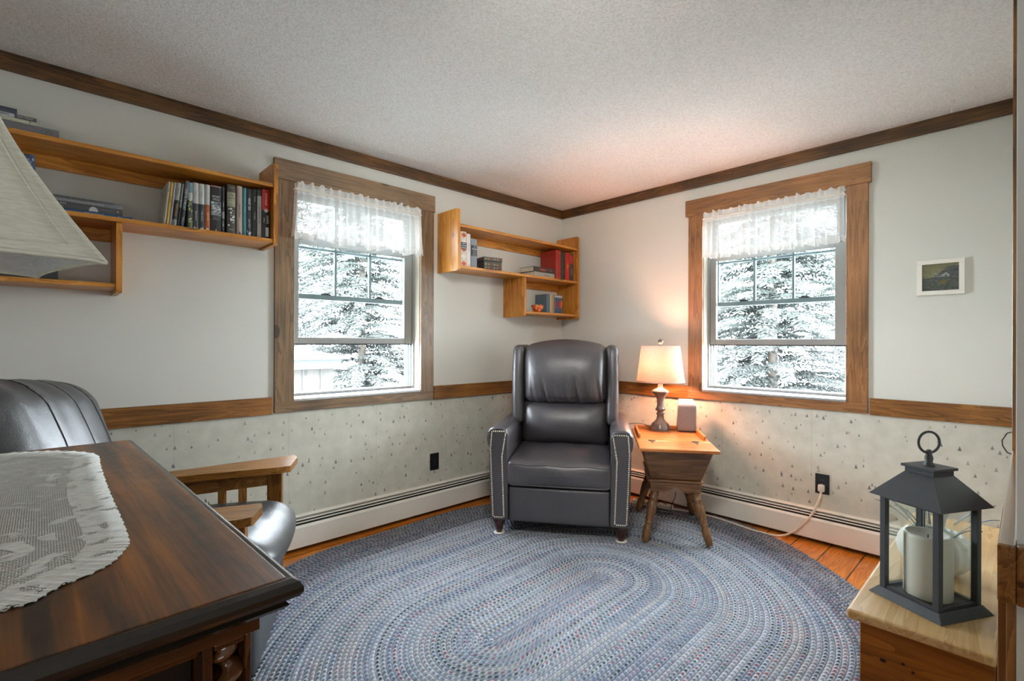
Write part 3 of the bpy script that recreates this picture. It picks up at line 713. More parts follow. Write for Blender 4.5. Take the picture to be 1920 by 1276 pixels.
stand(-2.547, -2.523, 1.903, '2a2b2d', 'plain black book with small white lettering near the right end', texts=[('THE WEB', .008, 'b5b5b2', .8, 'd'), ('E. B. WHITE', .008, 'b5b5b2', .45, 'd')])
stand(-2.522, -2.502, 1.907, 'b2b4b0', 'white book with a dark grey top, second from the right end panel', bands=[(.87, 1, '47484a')], texts=[('Letters from the Far Field', .010, '5e6060', .48, 'd'), ('M', .009, '3a3a3a', .06, 'u')])
stand(-2.500, -2.464, 1.914, '1e1d1e', 'red and black novel at the right end of the long shelf row', bands=[(.58, 1, 'b8261c')], texts=[('RUTH KELLER', .012, 'e6c7b6', .80, 'd'), ('GAMETE', .014, 'c9c9c6', .40, 'd', .006), ('A Novel', .009, 'c9c9c6', .38, 'd', -.009)],
      extra=lambda r, t, h: (disc('round_seal', cm('b9b3a8'), r, (0, -.0008, h * .575), .009, .0095), MB().box(-.002, .012, -.0012, -.0004, h * .06, h * .24).build('library_label', cm('b9bcc0'), r)))
# lying stack on the same shelf, from the bottom up
def lie(xr, length, th, dep, z, cover, label, bands=(), texts=(), hard=False, extra=None, g=None, yf=-.195, ry=R(-90)):
    return book(label, th, length, dep, cover, (xr, yf, z + th / 2), (0, ry, 0), bands, texts, hard, g, extra)
G2 = 'books lying stacked on the long shelf'
lie(-3.014, .30, .013, .17, SH, '2b5c86', 'wide thin blue book at the bottom of the lying stack', g=G2, texts=[('Coastal Trails of the North', .007, 'b9cfe0', .42, 'd'), ('Maps', .006, 'b9cfe0', .15, 'd')])
def emblem(root, th, hgt):
    MB().prism([(.009 * math.cos(math.pi * k / 10), .021 * math.sin(math.pi * k / 10)) for k in range(11)], lambda p, s: (-th * .45 + p[1] * 0 + .0215 * math.sin(math.acos(max(-1, min(1, p[0] / .009)))) * .9, -.0008 - s * .0004, hgt * .36 + p[0] * 1.6)).build('spine_emblem', cm('b7b8b8'), root)
lie(-3.048, .26, .026, .16, SH + .013, '4b4b4d', 'charcoal hardback with a pale half-round emblem lying on the blue book', g=G2, hard=True, texts=[('The Snow', .010, 'c9c9c6', .74, 'd', .006), ('Line', .010, 'c9c9c6', .74, 'd', -.006), ('K', .012, 'd5d5d2', .06, 'd')], extra=emblem)
lie(-3.046, .27, .023, .155, SH + .039, '77787a', 'grey book densely covered in lettering on top of the lying stack', g=G2, texts=[('COLLECTED STORIES OF THE GREAT NORTH SEA VOYAGES', .0095, '2c2d2e', .5, 'd', .005), ('being a full and faithful account of the ships and men', .0085, 'c2c3c4', .5, 'd', -.005)])
# behind the lamp shade, upright and blue
stand(-3.350, -3.318, 1.865, '3d4964', 'dark blue book standing behind the slanted lamp shade edge', .03, texts=[('SAIL', .014, 'b8bccb', .8, 'd')], extra=speckle(['aeb4c8', '2a3148', '7f88a4'], .5, .98, 20, 17), g=None)
stand(-3.384, -3.352, 1.875, '2c3140', 'navy book standing at the far left behind the lamp shade', .03, g=None)
# on top of the long shelf
ZT = 1.9405
G3 = 'books stacked on top of the long shelf'
def logo(root, th, hgt):
    m = MB(); m.tube([(.009 * math.cos(t * .35), -.0004, hgt * .10 + .015 * math.sin(t * .35)) for t in range(18)], .0005, 4, closed=True); m.build('publisher_mark', cm('3a3a3c'), root)
lie(-3.245, .36, .036, .17, ZT, '77777b', 'large grey hardback at the bottom of the stack on top of the long shelf', g=G3, hard=True, texts=[('R', .011, '3a3a3c', .10, 'd')], extra=logo)
lie(-3.304, .25, .013, .13, ZT + .036, 'c9cab2', 'cream paperback reading WALTZ lying on the large grey hardback', g=G3, texts=[('THE LAST WALTZ', .0125, '2c2c2a', .56, 'd'), ('0', .013, '1c1c1c', .09, 'd')])
lie(-3.309, .24, .014, .13, ZT + .049, '5d5e60', 'dark and white paperback reading Jack Nixon on top of the cream one', g=G3, bands=[(.25, 1, 'c6c8cc')], texts=[('Jack Nixon', .012, 'c9c9c6', .125, 'd'), ('Cheshire', .012, '3a4a5c', .38, 'd')])
lie(-3.362, .2, .02, .12, ZT + .063, '4a505c', 'slate book at the very top of the stack at the left picture edge', g=G3)
# dark flat case on the lowest board of the long shelf
t = thing('document_case', 'flat dark grey case lying on the lowest board of the long shelf', 'case', (-3.36, -.12, 1.3915), 0)
MB().prism([(-.19, 0), (.105, 0), (.113, .012), (.113, .044), (.105, .050), (-.03, .030), (-.19, .006)], lambda p, s: (p[0], (-.07, .07)[s], p[1])).build('case_body', cm('2e2f31'), t, bevel=.003)
MB().box(.112, .116, -.02, .02, .018, .03).build('clasp', M['alu'], t)

# --- corner shelf
def chev(root, th, hgt):
    m = MB()
    for k in range(5):
        z = hgt * (.1 + .2 * k); h = th * .48
        m.prism([(-h, z), (0, z + .018), (h, z), (0, z - .018)], lambda p, s: (p[0], -.0006 - s * .0003, p[1]), k % 2)
    m.build('cover_pattern', [cm('c2542c'), cm('e8e2d8')], root)
    MB().box(-th * .46, th * .46, -.0016, -.0006, hgt * .50, hgt * .70).build('title_block', cm('27364f'), root)
    for i, (a, z) in enumerate((('NEW', .665), ('COOK', .60), ('BOOK', .535))): text('title', a, .014, cm('e8e6e0'), root, (0, -.0022, hgt * z), UP_X, UP_Y, squeeze=.9)
G4 = 'books standing on the corner shelf'
Y2 = -.175
stand(-1.248, -1.198, 1.905, 'd8cfc4', 'orange and white diamond-patterned cookbook at the left end of the corner shelf', extra=chev, hard=True, g=G4, yf=Y2)
stand(-1.196, -1.162, 1.895, 'e4e2dc', 'slim white book between the patterned cookbook and the grey one', texts=[('simple suppers', .012, '8c8a86', .6, 'd'), ('ed', .010, 'c0392b', .08, 'u')], g=G4, yf=Y2, hard=True)
stand(-1.158, -1.104, 1.868, '8a8f98', 'grey hardback with a dark title block standing right of the white book', bands=[(.42, .78, '3a3f48')], texts=[('THE', .011, 'c4c6ca', .73, 'u'), ('FOOD', .016, 'e0e0de', .65, 'u'), ('LOVER', .011, 'a4a6aa', .575, 'u'), ('GUIDE', .011, 'a4a6aa', .51, 'u'), ('BOOK', .011, 'a4a6aa', .45, 'u')], hard=True, g=G4, yf=Y2)
# decorative box
t = thing('trinket_box', 'small dark patterned box with a hinged lid on the corner shelf', 'box', (-.945, -.12, SH), R(-10))
MB().box(-.075, .075, -.05, .05, 0, .068).build('box_body', cm('4d4b45'), t, bevel=.002)
MB().box(-.078, .078, -.053, .053, .070, .098).build('lid', cm('55524b'), t, bevel=.003)
m = MB()
for r_, z_ in ((0, .022), (0, .046), (0, .084)):
    for k in range(6):
        x = -.06 + k * .024; m.prism([(x - .009, z_), (x, z_ + .007), (x + .009, z_), (x, z_ - .007)], lambda p, s: (p[0], -.0535 - s * .001 if z_ > .06 else -.0505 - s * .001, p[1]), k % 3)
m.build('painted_motif', [cm('9c9a8e'), cm('a8893a'), cm('963a30')], t)
# two books lying
G5 = 'two books lying on the corner shelf'
lie2 = lambda *a, **k: lie(*a, **k)
lie2(-.312, .235, .040, .155, SH, 'a8a49a', 'thick pale grey book lying under the dark one beside the red books', hard=True, g=G5, texts=[('The Voyage Home', .010, '55524c', .4, 'd'), ('B', .012, '55524c', .08, 'd')], yf=-.19)
lie2(-.306, .25, .038, .16, SH + .0402, '3a2e2a', 'dark book with orange lettering lying on the pale grey one', hard=True, g=G5, texts=[('Harbour', .026, 'd8642a', .60, 'd'), ('Fire', .02, 'c8542a', .22, 'd')], yf=-.195)
# red set
stand(-.302, -.240, 1.900, '9c2a1e', 'thick tall red hardback, largest of the books by the corner', hard=True, g=G4, yf=-.195, dep=.17, extra=lambda r, t, h: [MB().box(-t * .5, t * .5, -.0008, -.0002, h * z, h * (z + .006)).build('gilt_line', cm('c98a3c'), r) for z in (.08, .9)])
stand(-.236, -.178, 1.896, '3a2f28', 'dark brown hardback with a tiny gold ornament beside the big red one', hard=True, g=G4, yf=-.19, texts=[('*', .02, 'b8955a', .55, 'u'), ('WORKS', .010, '8a7048', .3, 'd')])
stand(-.175, -.122, 1.896, 'b3271f', 'bright red hardback with a round gold sun ornament', hard=True, g=G4, yf=-.19, extra=lambda r, t, h: (MB().tube([(.010 * math.cos(k * .52), -.0008, h * .52 + .013 * math.sin(k * .52)) for k in range(12)], .0014, 5, closed=True).build('sun_ornament', cm('d8a83c'), r), MB().box(-.0012, .0012, -.0012, -.0004, h * .34, h * .72).build('sun_ray', cm('d8a83c'), r)))
stand(-.119, -.072, 1.896, '4c3c3c', 'grey-brown book with a red top block at the right end of the corner shelf', g=G4, yf=-.19, bands=[(.62, .94, 'a83a34')], texts=[('MARGARET', .014, 'd0ccc4', .34, 'd')])
# lower compartment
ZL = 1.3895
G6 = 'small books in the lower compartment of the corner shelf'
stand(-.358, -.318, 1.545, '556a78', 'blue-grey hardback standing behind the orange teacup', hard=True, g=G6, z=ZL, yf=-.15, dep=.13)
stand(-.316, -.302, 1.545, 'b8b4a8', 'cream notebook pressed against the blue-grey hardback', g=G6, z=ZL, yf=-.15, dep=.12)
stand(-.300, -.282, 1.545, 'c49a4a', 'thin golden book in the lower compartment of the corner shelf', g=G6, z=ZL, yf=-.15, dep=.12)
stand(-.280, -.262, 1.545, '8a8c88', 'thin grey book left of the striped set in the lower compartment', g=G6, z=ZL, yf=-.15, dep=.12)
for i, (x, a, lab) in enumerate(((-.260, 'a84a3a', 'first'), (-.236, '3f5c86', 'second'), (-.212, 'b0302c', 'third'), (-.188, 'c4622e', 'last'))):
    stand(x, x + .022, 1.545, '4a5a74', '%s small book of the blue and orange striped set, counted from the cup side' % lab, g=G6, z=ZL, yf=-.15, dep=.11, bands=[(.0, .15, '3a4a6c'), (.32, .68, a), (.86, .97, 'c8c4bc')])
# teacup
t = thing('teacup', 'orange and white glazed teacup in the lower compartment of the corner shelf', 'cup', (-.475, -.155, ZL), R(20))
cup = NT('orange_glaze'); _n = cup.n('ShaderNodeTexNoise', {'Vector': cup.coord(), 'Scale': 38.0, 'Detail': 2.0}); cup.col(cup.ramp(_n.outputs[0], [(.42, lin('#b8501c')), (.56, lin('#d8732c')), (.62, lin('#ecdcc8'))])); cup.b.inputs['Roughness'].default_value = .15; cup = cup.m
MB().lathe([(.022, 0), (.024, .004), (.034, .014), (.044, .034), (.050, .058), (.048, .058), (.042, .035), (.032, .017), (.001, .010)], seg=32).build('cup_bowl', cup, t)
MB().tube([(.043 + .024 * math.sin(k / 10 * math.pi), 0, .050 - .034 * k / 10) for k in range(11)], .0035, 8).build('cup_handle', M['white_metal'], t)

# ---------------------------------------------------------------- wall outlets, picture, hook, cable
def outlet(label, loc, rz):
    t = thing('wall_outlet', label, 'outlet', loc, rz)
    MB().box(-.036, .036, -.006, 0, -.057, .057).build('cover_plate', M['black_plastic'], t, bevel=.002)
    for z in (-.021, .021):
        m = MB(); m.prism([(.015 * math.cos(a * .3927 + .196), .0145 * math.sin(a * .3927 + .196)) for a in range(16)], lambda p, s: (p[0], -.006 - s * .0015, p[1] + z)); o = m.build('socket', M['black_plastic'], t)
        m = MB(); m.box(-.0075, -.0055, -.0080, -.0076, z - .002, z + .006); m.box(.0055, .0075, -.0080, -.0076, z - .002, z + .006); m.build('slot', cm('6a6a68'), o)
    MB().lathe([(.0028, 0), (.002, .001)], (0, -.006, 0), 10, axis=(0, -1, 0)).build('screw', M['alu'], t)
    return t
outlet('black wall outlet on the wallpaper left of the recliner', (-1.338, 0, .336), 0)
outlet('black wall outlet with a white plug, under the right window', (0, -1.9925, .336), WR)
t = thing('picture_frame', 'small white framed hillside farmhouse painting hanging on the right wall', 'picture', (0, -2.512, 1.489), WR)
FW, FH, B_ = .092, .089, .0215
m = MB()
for (a, b, c, d) in ((-FW, FW, FH - B_, FH), (-FW, FW, -FH, -FH + B_), (-FW, -FW + B_, -FH + B_, FH - B_), (FW - B_, FW, -FH + B_, FH - B_)): m.box(a, b, -.022, -.001, c, d)
m.build('frame', M['white_metal'], t, bevel=.001)
iw, ih = FW - B_, FH - B_
def paint_noise(name, a, b, sc_=60):
    s = NT(name); n_ = s.n('ShaderNodeTexNoise', {'Vector': s.coord((1, 1, 2.5)), 'Scale': sc_, 'Detail': 4.0}); s.col(s.ramp(n_.outputs[0], [(.35, a), (.65, b)])); return s.m
m = MB()
def flat(poly, y, mi): m.add([(x * iw, y, z * ih) for x, z in poly], [tuple(range(len(poly)))], mi)
flat([(-1, -1), (1, -1), (1, 1), (-1, 1)], -.006, 0)
flat([(-1, -1), (1, -1), (1, .78), (.7, .82), (.35, .72), (.05, .45), (-.3, .05), (-.75, -.02), (-1, .04)], -.0064, 1)
flat([(-1, -1), (1, -1), (1, -.02), (-1, -.06)], -.0068, 2)
flat([(-.42, .06), (-.28, .34), (-.16, .22), (.1, .2), (.3, .38), (.48, .18), (.5, .04)], -.0072, 3)
flat([(-.35, .1), (.05, .1), (.05, .2), (-.35, .2)], -.0075, 4)
flat([(.24, .04), (.34, .04), (.34, .16), (.24, .16)], -.0076, 1)
flat([(0, -.5), (.3, -.52), (.36, -.3), (.1, -.22), (-.08, -.32)], -.0072, 5)
m.build('painting', [paint_noise('painted_sky', lin('#8f8564'), lin('#a39c78')), paint_noise('painted_hill', lin('#4e4e50'), lin('#77777a')), paint_noise('painted_meadow', lin('#4c4f4a'), lin('#74776f'), 90), cm('b4b3b0'), cm('6e6b70'), paint_noise('painted_bush', lin('#7c5f34'), lin('#8d7f48'), 120)], t)
MB().box(-iw, iw, -.0095, -.009, -ih, ih).build('glazing', M['glass'], t)
t = thing('ceiling_hook', 'small white swag hook screwed into the ceiling above the painting', 'hook', (-.19, -2.572, 2.30), 0)
MB().lathe([(.010, 0), (.010, -.003), (.003, -.008), (.003, -.012)], seg=12).build('hook_base', M['white_metal'], t)
MB().tube([(0, 0, -.010), (0, 0, -.02), (.010, .004, -.030), (.016, .008, -.040), (.010, .006, -.052), (-.004, 0, -.054), (-.014, -.005, -.046)], .003, 8).build('hook_arm', M['white_metal'], t)
tag(MB().tube([(-.012, -2.775, .745), (-.02, -2.752, .735), (-.03, -2.735, .70), (-.028, -2.737, .675), (-.02, -2.752, .645), (-.012, -2.775, .635)], .0025, 6).build('loose_cable', M['black_plastic']), 'thin black cable looping out by the right end of the chair rail', 'cable')

# ================================================================ RECLINER
rec = thing('recliner_armchair', 'grey-brown leather wingback recliner with nailhead trim in the room corner', 'armchair', (-1.069, -.898, .0085), R(-54.2))
Lm = M['leather']
def arm_profile(sx):
    # outline in x-z, outer side has a small scroll at the top
    o = [(.298, .09), (.300, .30), (.303, .50), (.298, .57), (.300, .605), (.312, .630), (.335, .643), (.375, .645), (.405, .635), (.422, .612), (.427, .580), (.422, .545), (.412, .522), (.414, .50), (.410, .30), (.398, .09)]
    return [(sx * a, b) for a, b in (o if sx > 0 else o)]
for sx in (-1, 1):
    prof = arm_profile(sx); m = MB()
    ys = [-.062, -.056, .30, .70, .76]; grow = [.975, 1, 1, 1, .97]; cxm = sx * .36
    rings = []
    for y, g in zip(ys, grow): rings.append([(cxm + (a - cxm) * g, y, .36 + (b - .36) * g) for a, b in prof])
    n = len(prof); v = [p for r_ in rings for p in r_]
    fs = [(i * n + k, i * n + (k + 1) % n, (i + 1) * n + (k + 1) % n, (i + 1) * n + k) for i in range(len(ys) - 1) for k in range(n)]
    m.add(v, fs, 0, True); m.add(v, [tuple(range(n)), tuple((len(ys) - 1) * n + k for k in range(n))], 0, False)
    if sx < 0: m.f = [f[::-1] for f in m.f]
    ar = m.build('armrest', Lm, rec, bevel=.004)
    m = MB()
    path = []
    def col_(xa, xb, z0, z1, k): return [(xa + (xb - xa) * i / k, z0 + (z1 - z0) * i / k) for i in range(k + 1)]
    path += col_(sx * .322, sx * .334, .115, .46, 31) + col_(sx * .334, sx * .311, .47, .612, 13) + col_(sx * .388, sx * .404, .115, .50, 34) + col_(sx * .4045, sx * .396, .51, .612, 9) + col_(sx * .322, sx * .386, .617, .617, 5) + col_(sx * .333, sx * .378, .108, .108, 4)
    for (a, z) in path: m.lathe([(.0052, 0), (.0043, .0024), (.0016, .0040), (.0001, .0043)], (a, -.0615, z), 6, axis=(0, -1, 0))
    m.build('nailhead_trim', M['nail'], ar)
    # inset front panel welt
    MB().tube([(sx * .301, -.061, .10), (sx * .304, -.061, .50), (sx * .302, -.061, .60), (sx * .318, -.061, .628), (sx * .36, -.061, .636), (sx * .405, -.061, .624), (sx * .417, -.061, .585), (sx * .405, -.061, .52), (sx * .404, -.061, .30), (sx * .392, -.061, .10)], .004, 6).build('welt', Lm, ar)
    # wing
    def wing(p, q, sx=sx):
        x, y, z = q; t_ = (p[2] + 1) / 2
        y += max(0, -p[1]) * ((1 - t_) * -.03 + .05 * max(0, t_ - .75) * 4 * .4)
        x += sx * .006 * math.sin(t_ * 3)
        return (x, y, z)
    MB().soft((sx * .312, .575, .865), (.040, .205, .265), .036, 12, wing).build('wing', Lm, rec)
    # front leg
    lg = MB(); lg.lathe([(.017, 0), (.019, .005), (.018, .012), (.023, .018), (.021, .024), (.030, .050), (.038, .068), (.041, .078), (.036, .083), (.041, .088), (.041, .098)], (sx * .36, -.012, .004), 24).build('leg', M['foot_wood'], rec)
for sx in (-1, 1): MB().lathe([(.02, 0), (.028, .09)], (sx * .30, .70, .004), 16).build('leg', M['foot_wood'], rec)
MB().soft((0, .66, .60), (.335, .12, .515), .05, 12).build('back_shell', Lm, rec)
MB().soft((0, .33, .23), (.30, .36, .13), .03, 8).build('base_frame', Lm, rec)
def seatf(p, q):
    x, y, z = q
    if p[2] > 0: z += .022 * (1 - p[0] ** 2) * (1 - p[1] ** 2) + .010 * p[1]
    if p[1] < 0: y -= .018 * -p[1] * (1 - p[0] ** 2) * (1 - p[2] ** 2)
    if p[2] > .3: z += .003 * math.sin(p[0] * 9 + p[1] * 3)
    return (x, y, z)
so = MB().soft((0, .185, .377), (.306, .265, .082), .035, 22, seatf).build('seat_cushion', Lm, rec)
def sp_(x, zz): x_, y_, z_ = MB.softpt((0, .185, .377), (.306, .265, .082), .035, seatf, (x, -1, zz)); return (x_, y_ - .001, z_)
for zz in (.80, -.86): MB().tube([sp_(-.96 + 1.92 * k / 24, zz) for k in range(25)], .0038, 6).build('piping', Lm, so)
def lumbar(p, q):
    x, y, z = q
    if p[1] < 0: y -= -p[1] * (.075 * (1 - p[0] ** 4) * (1 - p[2] ** 2) - .01)
    return (x, y, z)
MB().soft((0, .475, .605), (.292, .10, .152), .06, 24, lumbar).build('lumbar_cushion', Lm, rec)
def head(p, q):
    x, y, z = q
    if p[1] < 0:
        y -= -p[1] * .070 * (1 - p[0] ** 4) * (1 - (p[2] * .95 + .15) ** 2 * .8)
        low = max(0, -p[2])
        for (c, w_, a) in ((-.76, .04, .010), (-.48, .040, .030), (-.24, .035, .012), (.04, .04, .012), (.28, .040, .030), (.52, .04, .012), (.78, .04, .018)):
            y += -p[1] * a * low ** 1.4 * math.exp(-((p[0] - c - .12 * (low - .5)) / w_) ** 2)
            y -= -p[1] * a * .6 * low ** 1.4 * math.exp(-((p[0] - c - .07 - .12 * (low - .5)) / w_) ** 2)
    if p[2] > 0: z += (.045 * (1 - p[0] ** 2) - .040) * p[2]; y += .05 * p[2] ** 3
    return (x, y, z)
MB().soft((0, .50, .952), (.281, .125, .212), .055, 74, head).build('headrest_cushion', Lm, rec)
MB().soft((0, -.030, .190), (.296, .026, .103), .014, 10, lambda p, q: (q[0], q[1] - .006 * (1 - p[0] ** 2) * (p[1] < 0), q[2])).build('footrest_panel', Lm, rec)
# two pale glides under the feet
for sx, wh in ((-1, 'left'), (1, 'right')):
    pos = rec.location + Matrix.Rotation(R(-54.2), 3, 'Z') @ Vector((sx * .36, -.012, 0))
    tag(MB().lathe([(.033, 0), (.034, .002), (.033, .0042), (.001, .0042)], seg=24).build('furniture_coaster', M['white_metal'], loc=(pos.x, pos.y, .0085)), 'round white coaster under the %s front foot of the recliner' % wh, 'coaster')

# ================================================================ RUG
rug_w = .0205; NR = 62
CX, CY_, RA = -1.67, -1.39, .36
mb = MB(); uv = []
def rug_pt(r_, s_):
    """s_ in 0..1 round the oval"""
    per = 4 * RA + 2 * math.pi * r_; d = s_ * per
    if d < 2 * RA: x, y = -RA + d, r_
    elif d < 2 * RA + math.pi * r_:
        a = (d - 2 * RA) / r_ if r_ > 1e-6 else 0; k = 1 - .07 * (r_ / 1.27) * math.sin(2 * a) ** 2; x, y = RA + math.sin(a) * r_ * k, math.cos(a) * r_ * k
    elif d < 4 * RA + math.pi * r_: x, y = RA - (d - 2 * RA - math.pi * r_), -r_
    else:
        a = (d - 4 * RA - math.pi * r_) / r_ if r_ > 1e-6 else 0; k = 1 - .07 * (r_ / 1.27) * math.sin(2 * a) ** 2; x, y = -RA - math.sin(a) * r_ * k, -math.cos(a) * r_ * k
    return x, y, per
# a little rotation so the oval lies as in the room
for k in range(NR):
    seg = 220
    for j, (dr, hz) in enumerate(((0.02, .0035), (.25, .0072), (.5, .0085), (.75, .0072), (.98, .0035))):
        r_ = (k + dr) * rug_w
        for i in range(seg + 1):
            x, y, per = rug_pt(max(r_, .001), (i / seg) % 1.0 if i < seg else 0.0)
            perk = round((4 * RA + 2 * math.pi * (k + .5) * rug_w) / .0235)
            mb.v.append((x, y, hz)); uv.append((i / seg * perk, k + min(.999, max(.001, dr))))
    base = k * 5 * (seg + 1)
    for j in range(4):
        for i in range(seg):
            a = base + j * (seg + 1) + i; mb.f.append((a, a + seg + 1, a + seg + 2, a + 1)); mb.mi.append(0); mb.sm.append(True)
# rim
base = ((NR - 1) * 5 + 4) * 221
for i in range(221): x, y, z = mb.v[base + i]; mb.v.append((x * 1.002, y * 1.002, 0)); uv.append(uv[base + i])
nb = len(mb.v) - 221
for i in range(220): mb.f.append((base + i, nb + i, nb + i + 1, base + i + 1)); mb.mi.append(0); mb.sm.append(True)
mb.uv = uv
rug = mb.build('braided_rug', M['rug'], loc=(CX, CY_, .0005)); rug.rotation_euler = (0, 0, R(1.5))
tag(rug, 'large oval braided rug in blue, grey and rose covering the pine floor', 'rug')

# ================================================================ LAMP TABLE
RZ = .009
tab = thing('dough_box_table', 'small brown dough box side table with splayed turned legs beside the recliner', 'side table', (-.470, -1.290, 0), R(-54))
WM = M['walnut_x']
MB().box(-.215, .215, -.345, -.115, .546, .566).build('hinged_lid', M['table_top'], tab, bevel=.006)
MB().box(-.215, .215, -.113, .345, .546, .566).build('table_top', M['table_top'], tab, bevel=.006)
m = MB(); m.box(-.198, -.184, -.045, .32, .566, .592); m.box(.184, .198, -.045, .32, .566, .592); m.box(-.198, .198, .306, .32, .566, .592)
m.build('gallery_rail', M['table_top'], tab, bevel=.004)
for x in (-.125, .125):
    m = MB().box(x - .020, x + .020, -.122, -.106, .566, .5685); m.prism([(x - .012, -.122), (x + .012, -.122), (x + .003, -.185), (x, -.192), (x - .003, -.185)], lambda p, s: (p[0], p[1], (.566, .5678)[s])); m.tube([(x - .02, -.114, .5685), (x + .02, -.114, .5685)], .0025, 6)
    m.build('hinge', M['black_plastic'], tab)
def quad(a, b, z): return [(-a, -b, z), (a, -b, z), (a, b, z), (-a, b, z)]
MB().hexa(quad(.140, .215, .362), quad(.190, .300, .5455)).build('tapered_box', WM, tab, bevel=.003)
m = MB(); m.box(-.150, .150, -.228, .228, .350, .362); m.build('ledge', WM, tab, bevel=.003)
m = MB(); n = 24
sc_ = [(-.140, .350)] + [(-.140 + .28 * k / n, .302 + .014 * math.cos((k / n - .5) * 4 * math.pi) * (1 if .15 < k / n < .85 else .0) - (.010 if k / n < .15 or k / n > .85 else 0)) for k in range(n + 1)] + [(.140, .350)]
m.prism(sc_, lambda p, s: (p[0], (-.215, -.199)[s], p[1])); m.prism(sc_, lambda p, s: (p[0], (.199, .215)[s], p[1]))
for s_ in (-1, 1): m.box(s_ * .132 - .008, s_ * .132 + .008, -.199, .199, .295, .350)
m.build('scalloped_apron', WM, tab)
for sx in (-1, 1):
    for sy in (-1, 1):
        foot = Vector((sx * .176, sy * .268, .0165)); top = Vector((sx * .098, sy * .165, .345)); L_ = (top - foot).length
        prof = [(.015, 0), (.020, .01), (.023, .05), (.0235, .08), (.017, .098), (.021, .104), (.0215, .110), (.018, .116), (.022, .125), (.026, .18), (.0265, .22), (.021, .236), (.026, .242), (.027, .250), (.021, .258), (.0235, .268), (.023, .33), (.019, L_)]
        MB().lathe([(a, min(b, L_)) for a, b in prof], foot, 20, axis=top - foot).build('leg', M['walnut_z'], tab)
# lamp
lamp = thing('table_lamp', 'lit table lamp with a turned grey wooden base and cream drum shade', 'table lamp', (-.262, -1.100, .566), 0)
bronze = plain('brushed_brown_lamp', lin('#6e625a'), .3, noise=.25, scale=12, coat=.3)
MB().lathe([(.063, 0), (.064, .022), (.060, .027), (.058, .036), (.055, .044), (.046, .052), (.034, .062), (.025, .077), (.022, .100), (.023, .104), (.028, .111), (.022, .118), (.017, .123), (.028, .131), (.035, .138), (.028, .147), (.024, .156), (.021, .184), (.024, .205), (.033, .228), (.050, .250), (.058, .258), (.056, .264), (.044, .272), (.022, .282), (.017, .290), (.015, .318), (.012, .345)], seg=40).build('lamp_base', bronze, lamp)
m = MB(); n = 56
m.lathe([(.157, .325), (.126, .568)], seg=n); m.f = m.f[:n]; m.mi = m.mi[:n]; m.sm = m.sm[:n]
sh = m.build('lamp_shade', M['shade_linen'], lamp)
sh.modifiers.new('solid', 'SOLIDIFY').thickness = .0015
m = MB(); m.lathe([(.1575, .324), (.159, .326), (.158, .334), (.1565, .334)], seg=n); m.f = m.f[:-2]; m.mi = m.mi[:-2]; m.sm = m.sm[:-2]; m.build('shade_trim', M['shade_linen'], lamp)
m = MB().tube([(-.125, 0, .562), (.125, 0, .562)], .0015, 6); m.tube([(0, -.125, .562), (0, .125, .562)], .0015, 6)
m.tube([(.012, 0, .345), (.05, 0, .38), (.058, 0, .46), (.03, 0, .54), (0, 0, .565)], .0015, 6); m.tube([(-.012, 0, .345), (-.05, 0, .38), (-.058, 0, .46), (-.03, 0, .54), (0, 0, .565)], .0015, 6); m.build('harp', M['nail'], lamp)
MB().lathe([(.004, .562), (.005, .574), (.003, .578), (.010, .581), (.017, .590), (.018, .597), (.013, .608), (.003, .614)], seg=20).build('finial', bronze, lamp)
bulb = NT('lit_bulb'); bulb.b.inputs['Emission Color'].default_value = (1, .62, .32, 1); bulb.b.inputs['Emission Strength'].default_value = 25; bulb.b.inputs['Base Color'].default_value = (1, .9, .8, 1)
MB().lathe([(.012, .345), (.013, .37), (.026, .395), (.030, .415), (.024, .438), (.004, .447)], seg=20).build('light_bulb', bulb.m, lamp)
light('lamp_glow', 'POINT', (-.262, -1.100, .566 + .41), 47, (1, .44, .27), radius=.04)
# speaker
sp_ = thing('speaker', 'small square grey speaker standing right of the lamp on the side table', 'speaker', (-.168, -1.238, .566), R(-58))
def spk_f(p, q):
    t_ = (p[1] + 1) / 2 * (p[2] + 1) / 2
    return (q[0] * (1 - .16 * t_), q[1], q[2] + .028 * t_)
MB().soft((0, 0, .092), (.060, .058, .086), .010, 10, spk_f).build('speaker_body', plain('grey_speaker', lin('#857a78'), .5, noise=.08, scale=200), sp_)
MB().soft((0, 0, .1795), (.055, .052, .0022), .002, 5, lambda p, q: (q[0] * (1 - .08 * (p[1] + 1)), q[1], q[2] + .014 * (p[1] + 1))).build('control_panel', plain('speaker_top', lin('#9a918d'), .35), sp_)
MB().box(-.05, .05, -.05, .05, 0.0004, .0065).build('foot', M['black_plastic'], sp_)
# cords and adapters under the table
white_cord = plain('white_cord', lin('#d9cfc0'), .45)
ZC = .0125
def bez(pts, n=10):
    P = [Vector(p) for p in pts]; out = []
    for i in range(len(P) - 1):
        a = P[max(0, i - 1)]; b = P[i]; c = P[i + 1]; d = P[min(len(P) - 1, i + 2)]
        for k in range(n):
            t = k / n; out.append(.5 * ((2 * b) + (c - a) * t + (2 * a - 5 * b + 4 * c - d) * t * t + (3 * b - a - 3 * c + d) * t ** 3))
    out.append(P[-1]); return out
t = thing('extension_cord', 'white extension cord running from the wall outlet along the floor to the table', 'cord', (0, -1.99, .31))
O = Vector((0, -1.99, .31))
pts = [(-.026, -1.992, .300), (-.040, -1.992, .272), (-.060, -1.985, .24), (-.082, -1.965, .18), (-.088, -1.93, .12), (-.095, -1.87, .05), (-.105, -1.80, .007), (-.13, -1.72, .006), (-.14, -1.62, .0125), (-.115, -1.50, .0130), (-.10, -1.38, .0130), (-.12, -1.25, .0130), (-.15, -1.14, .013), (-.17, -1.08, .018)]
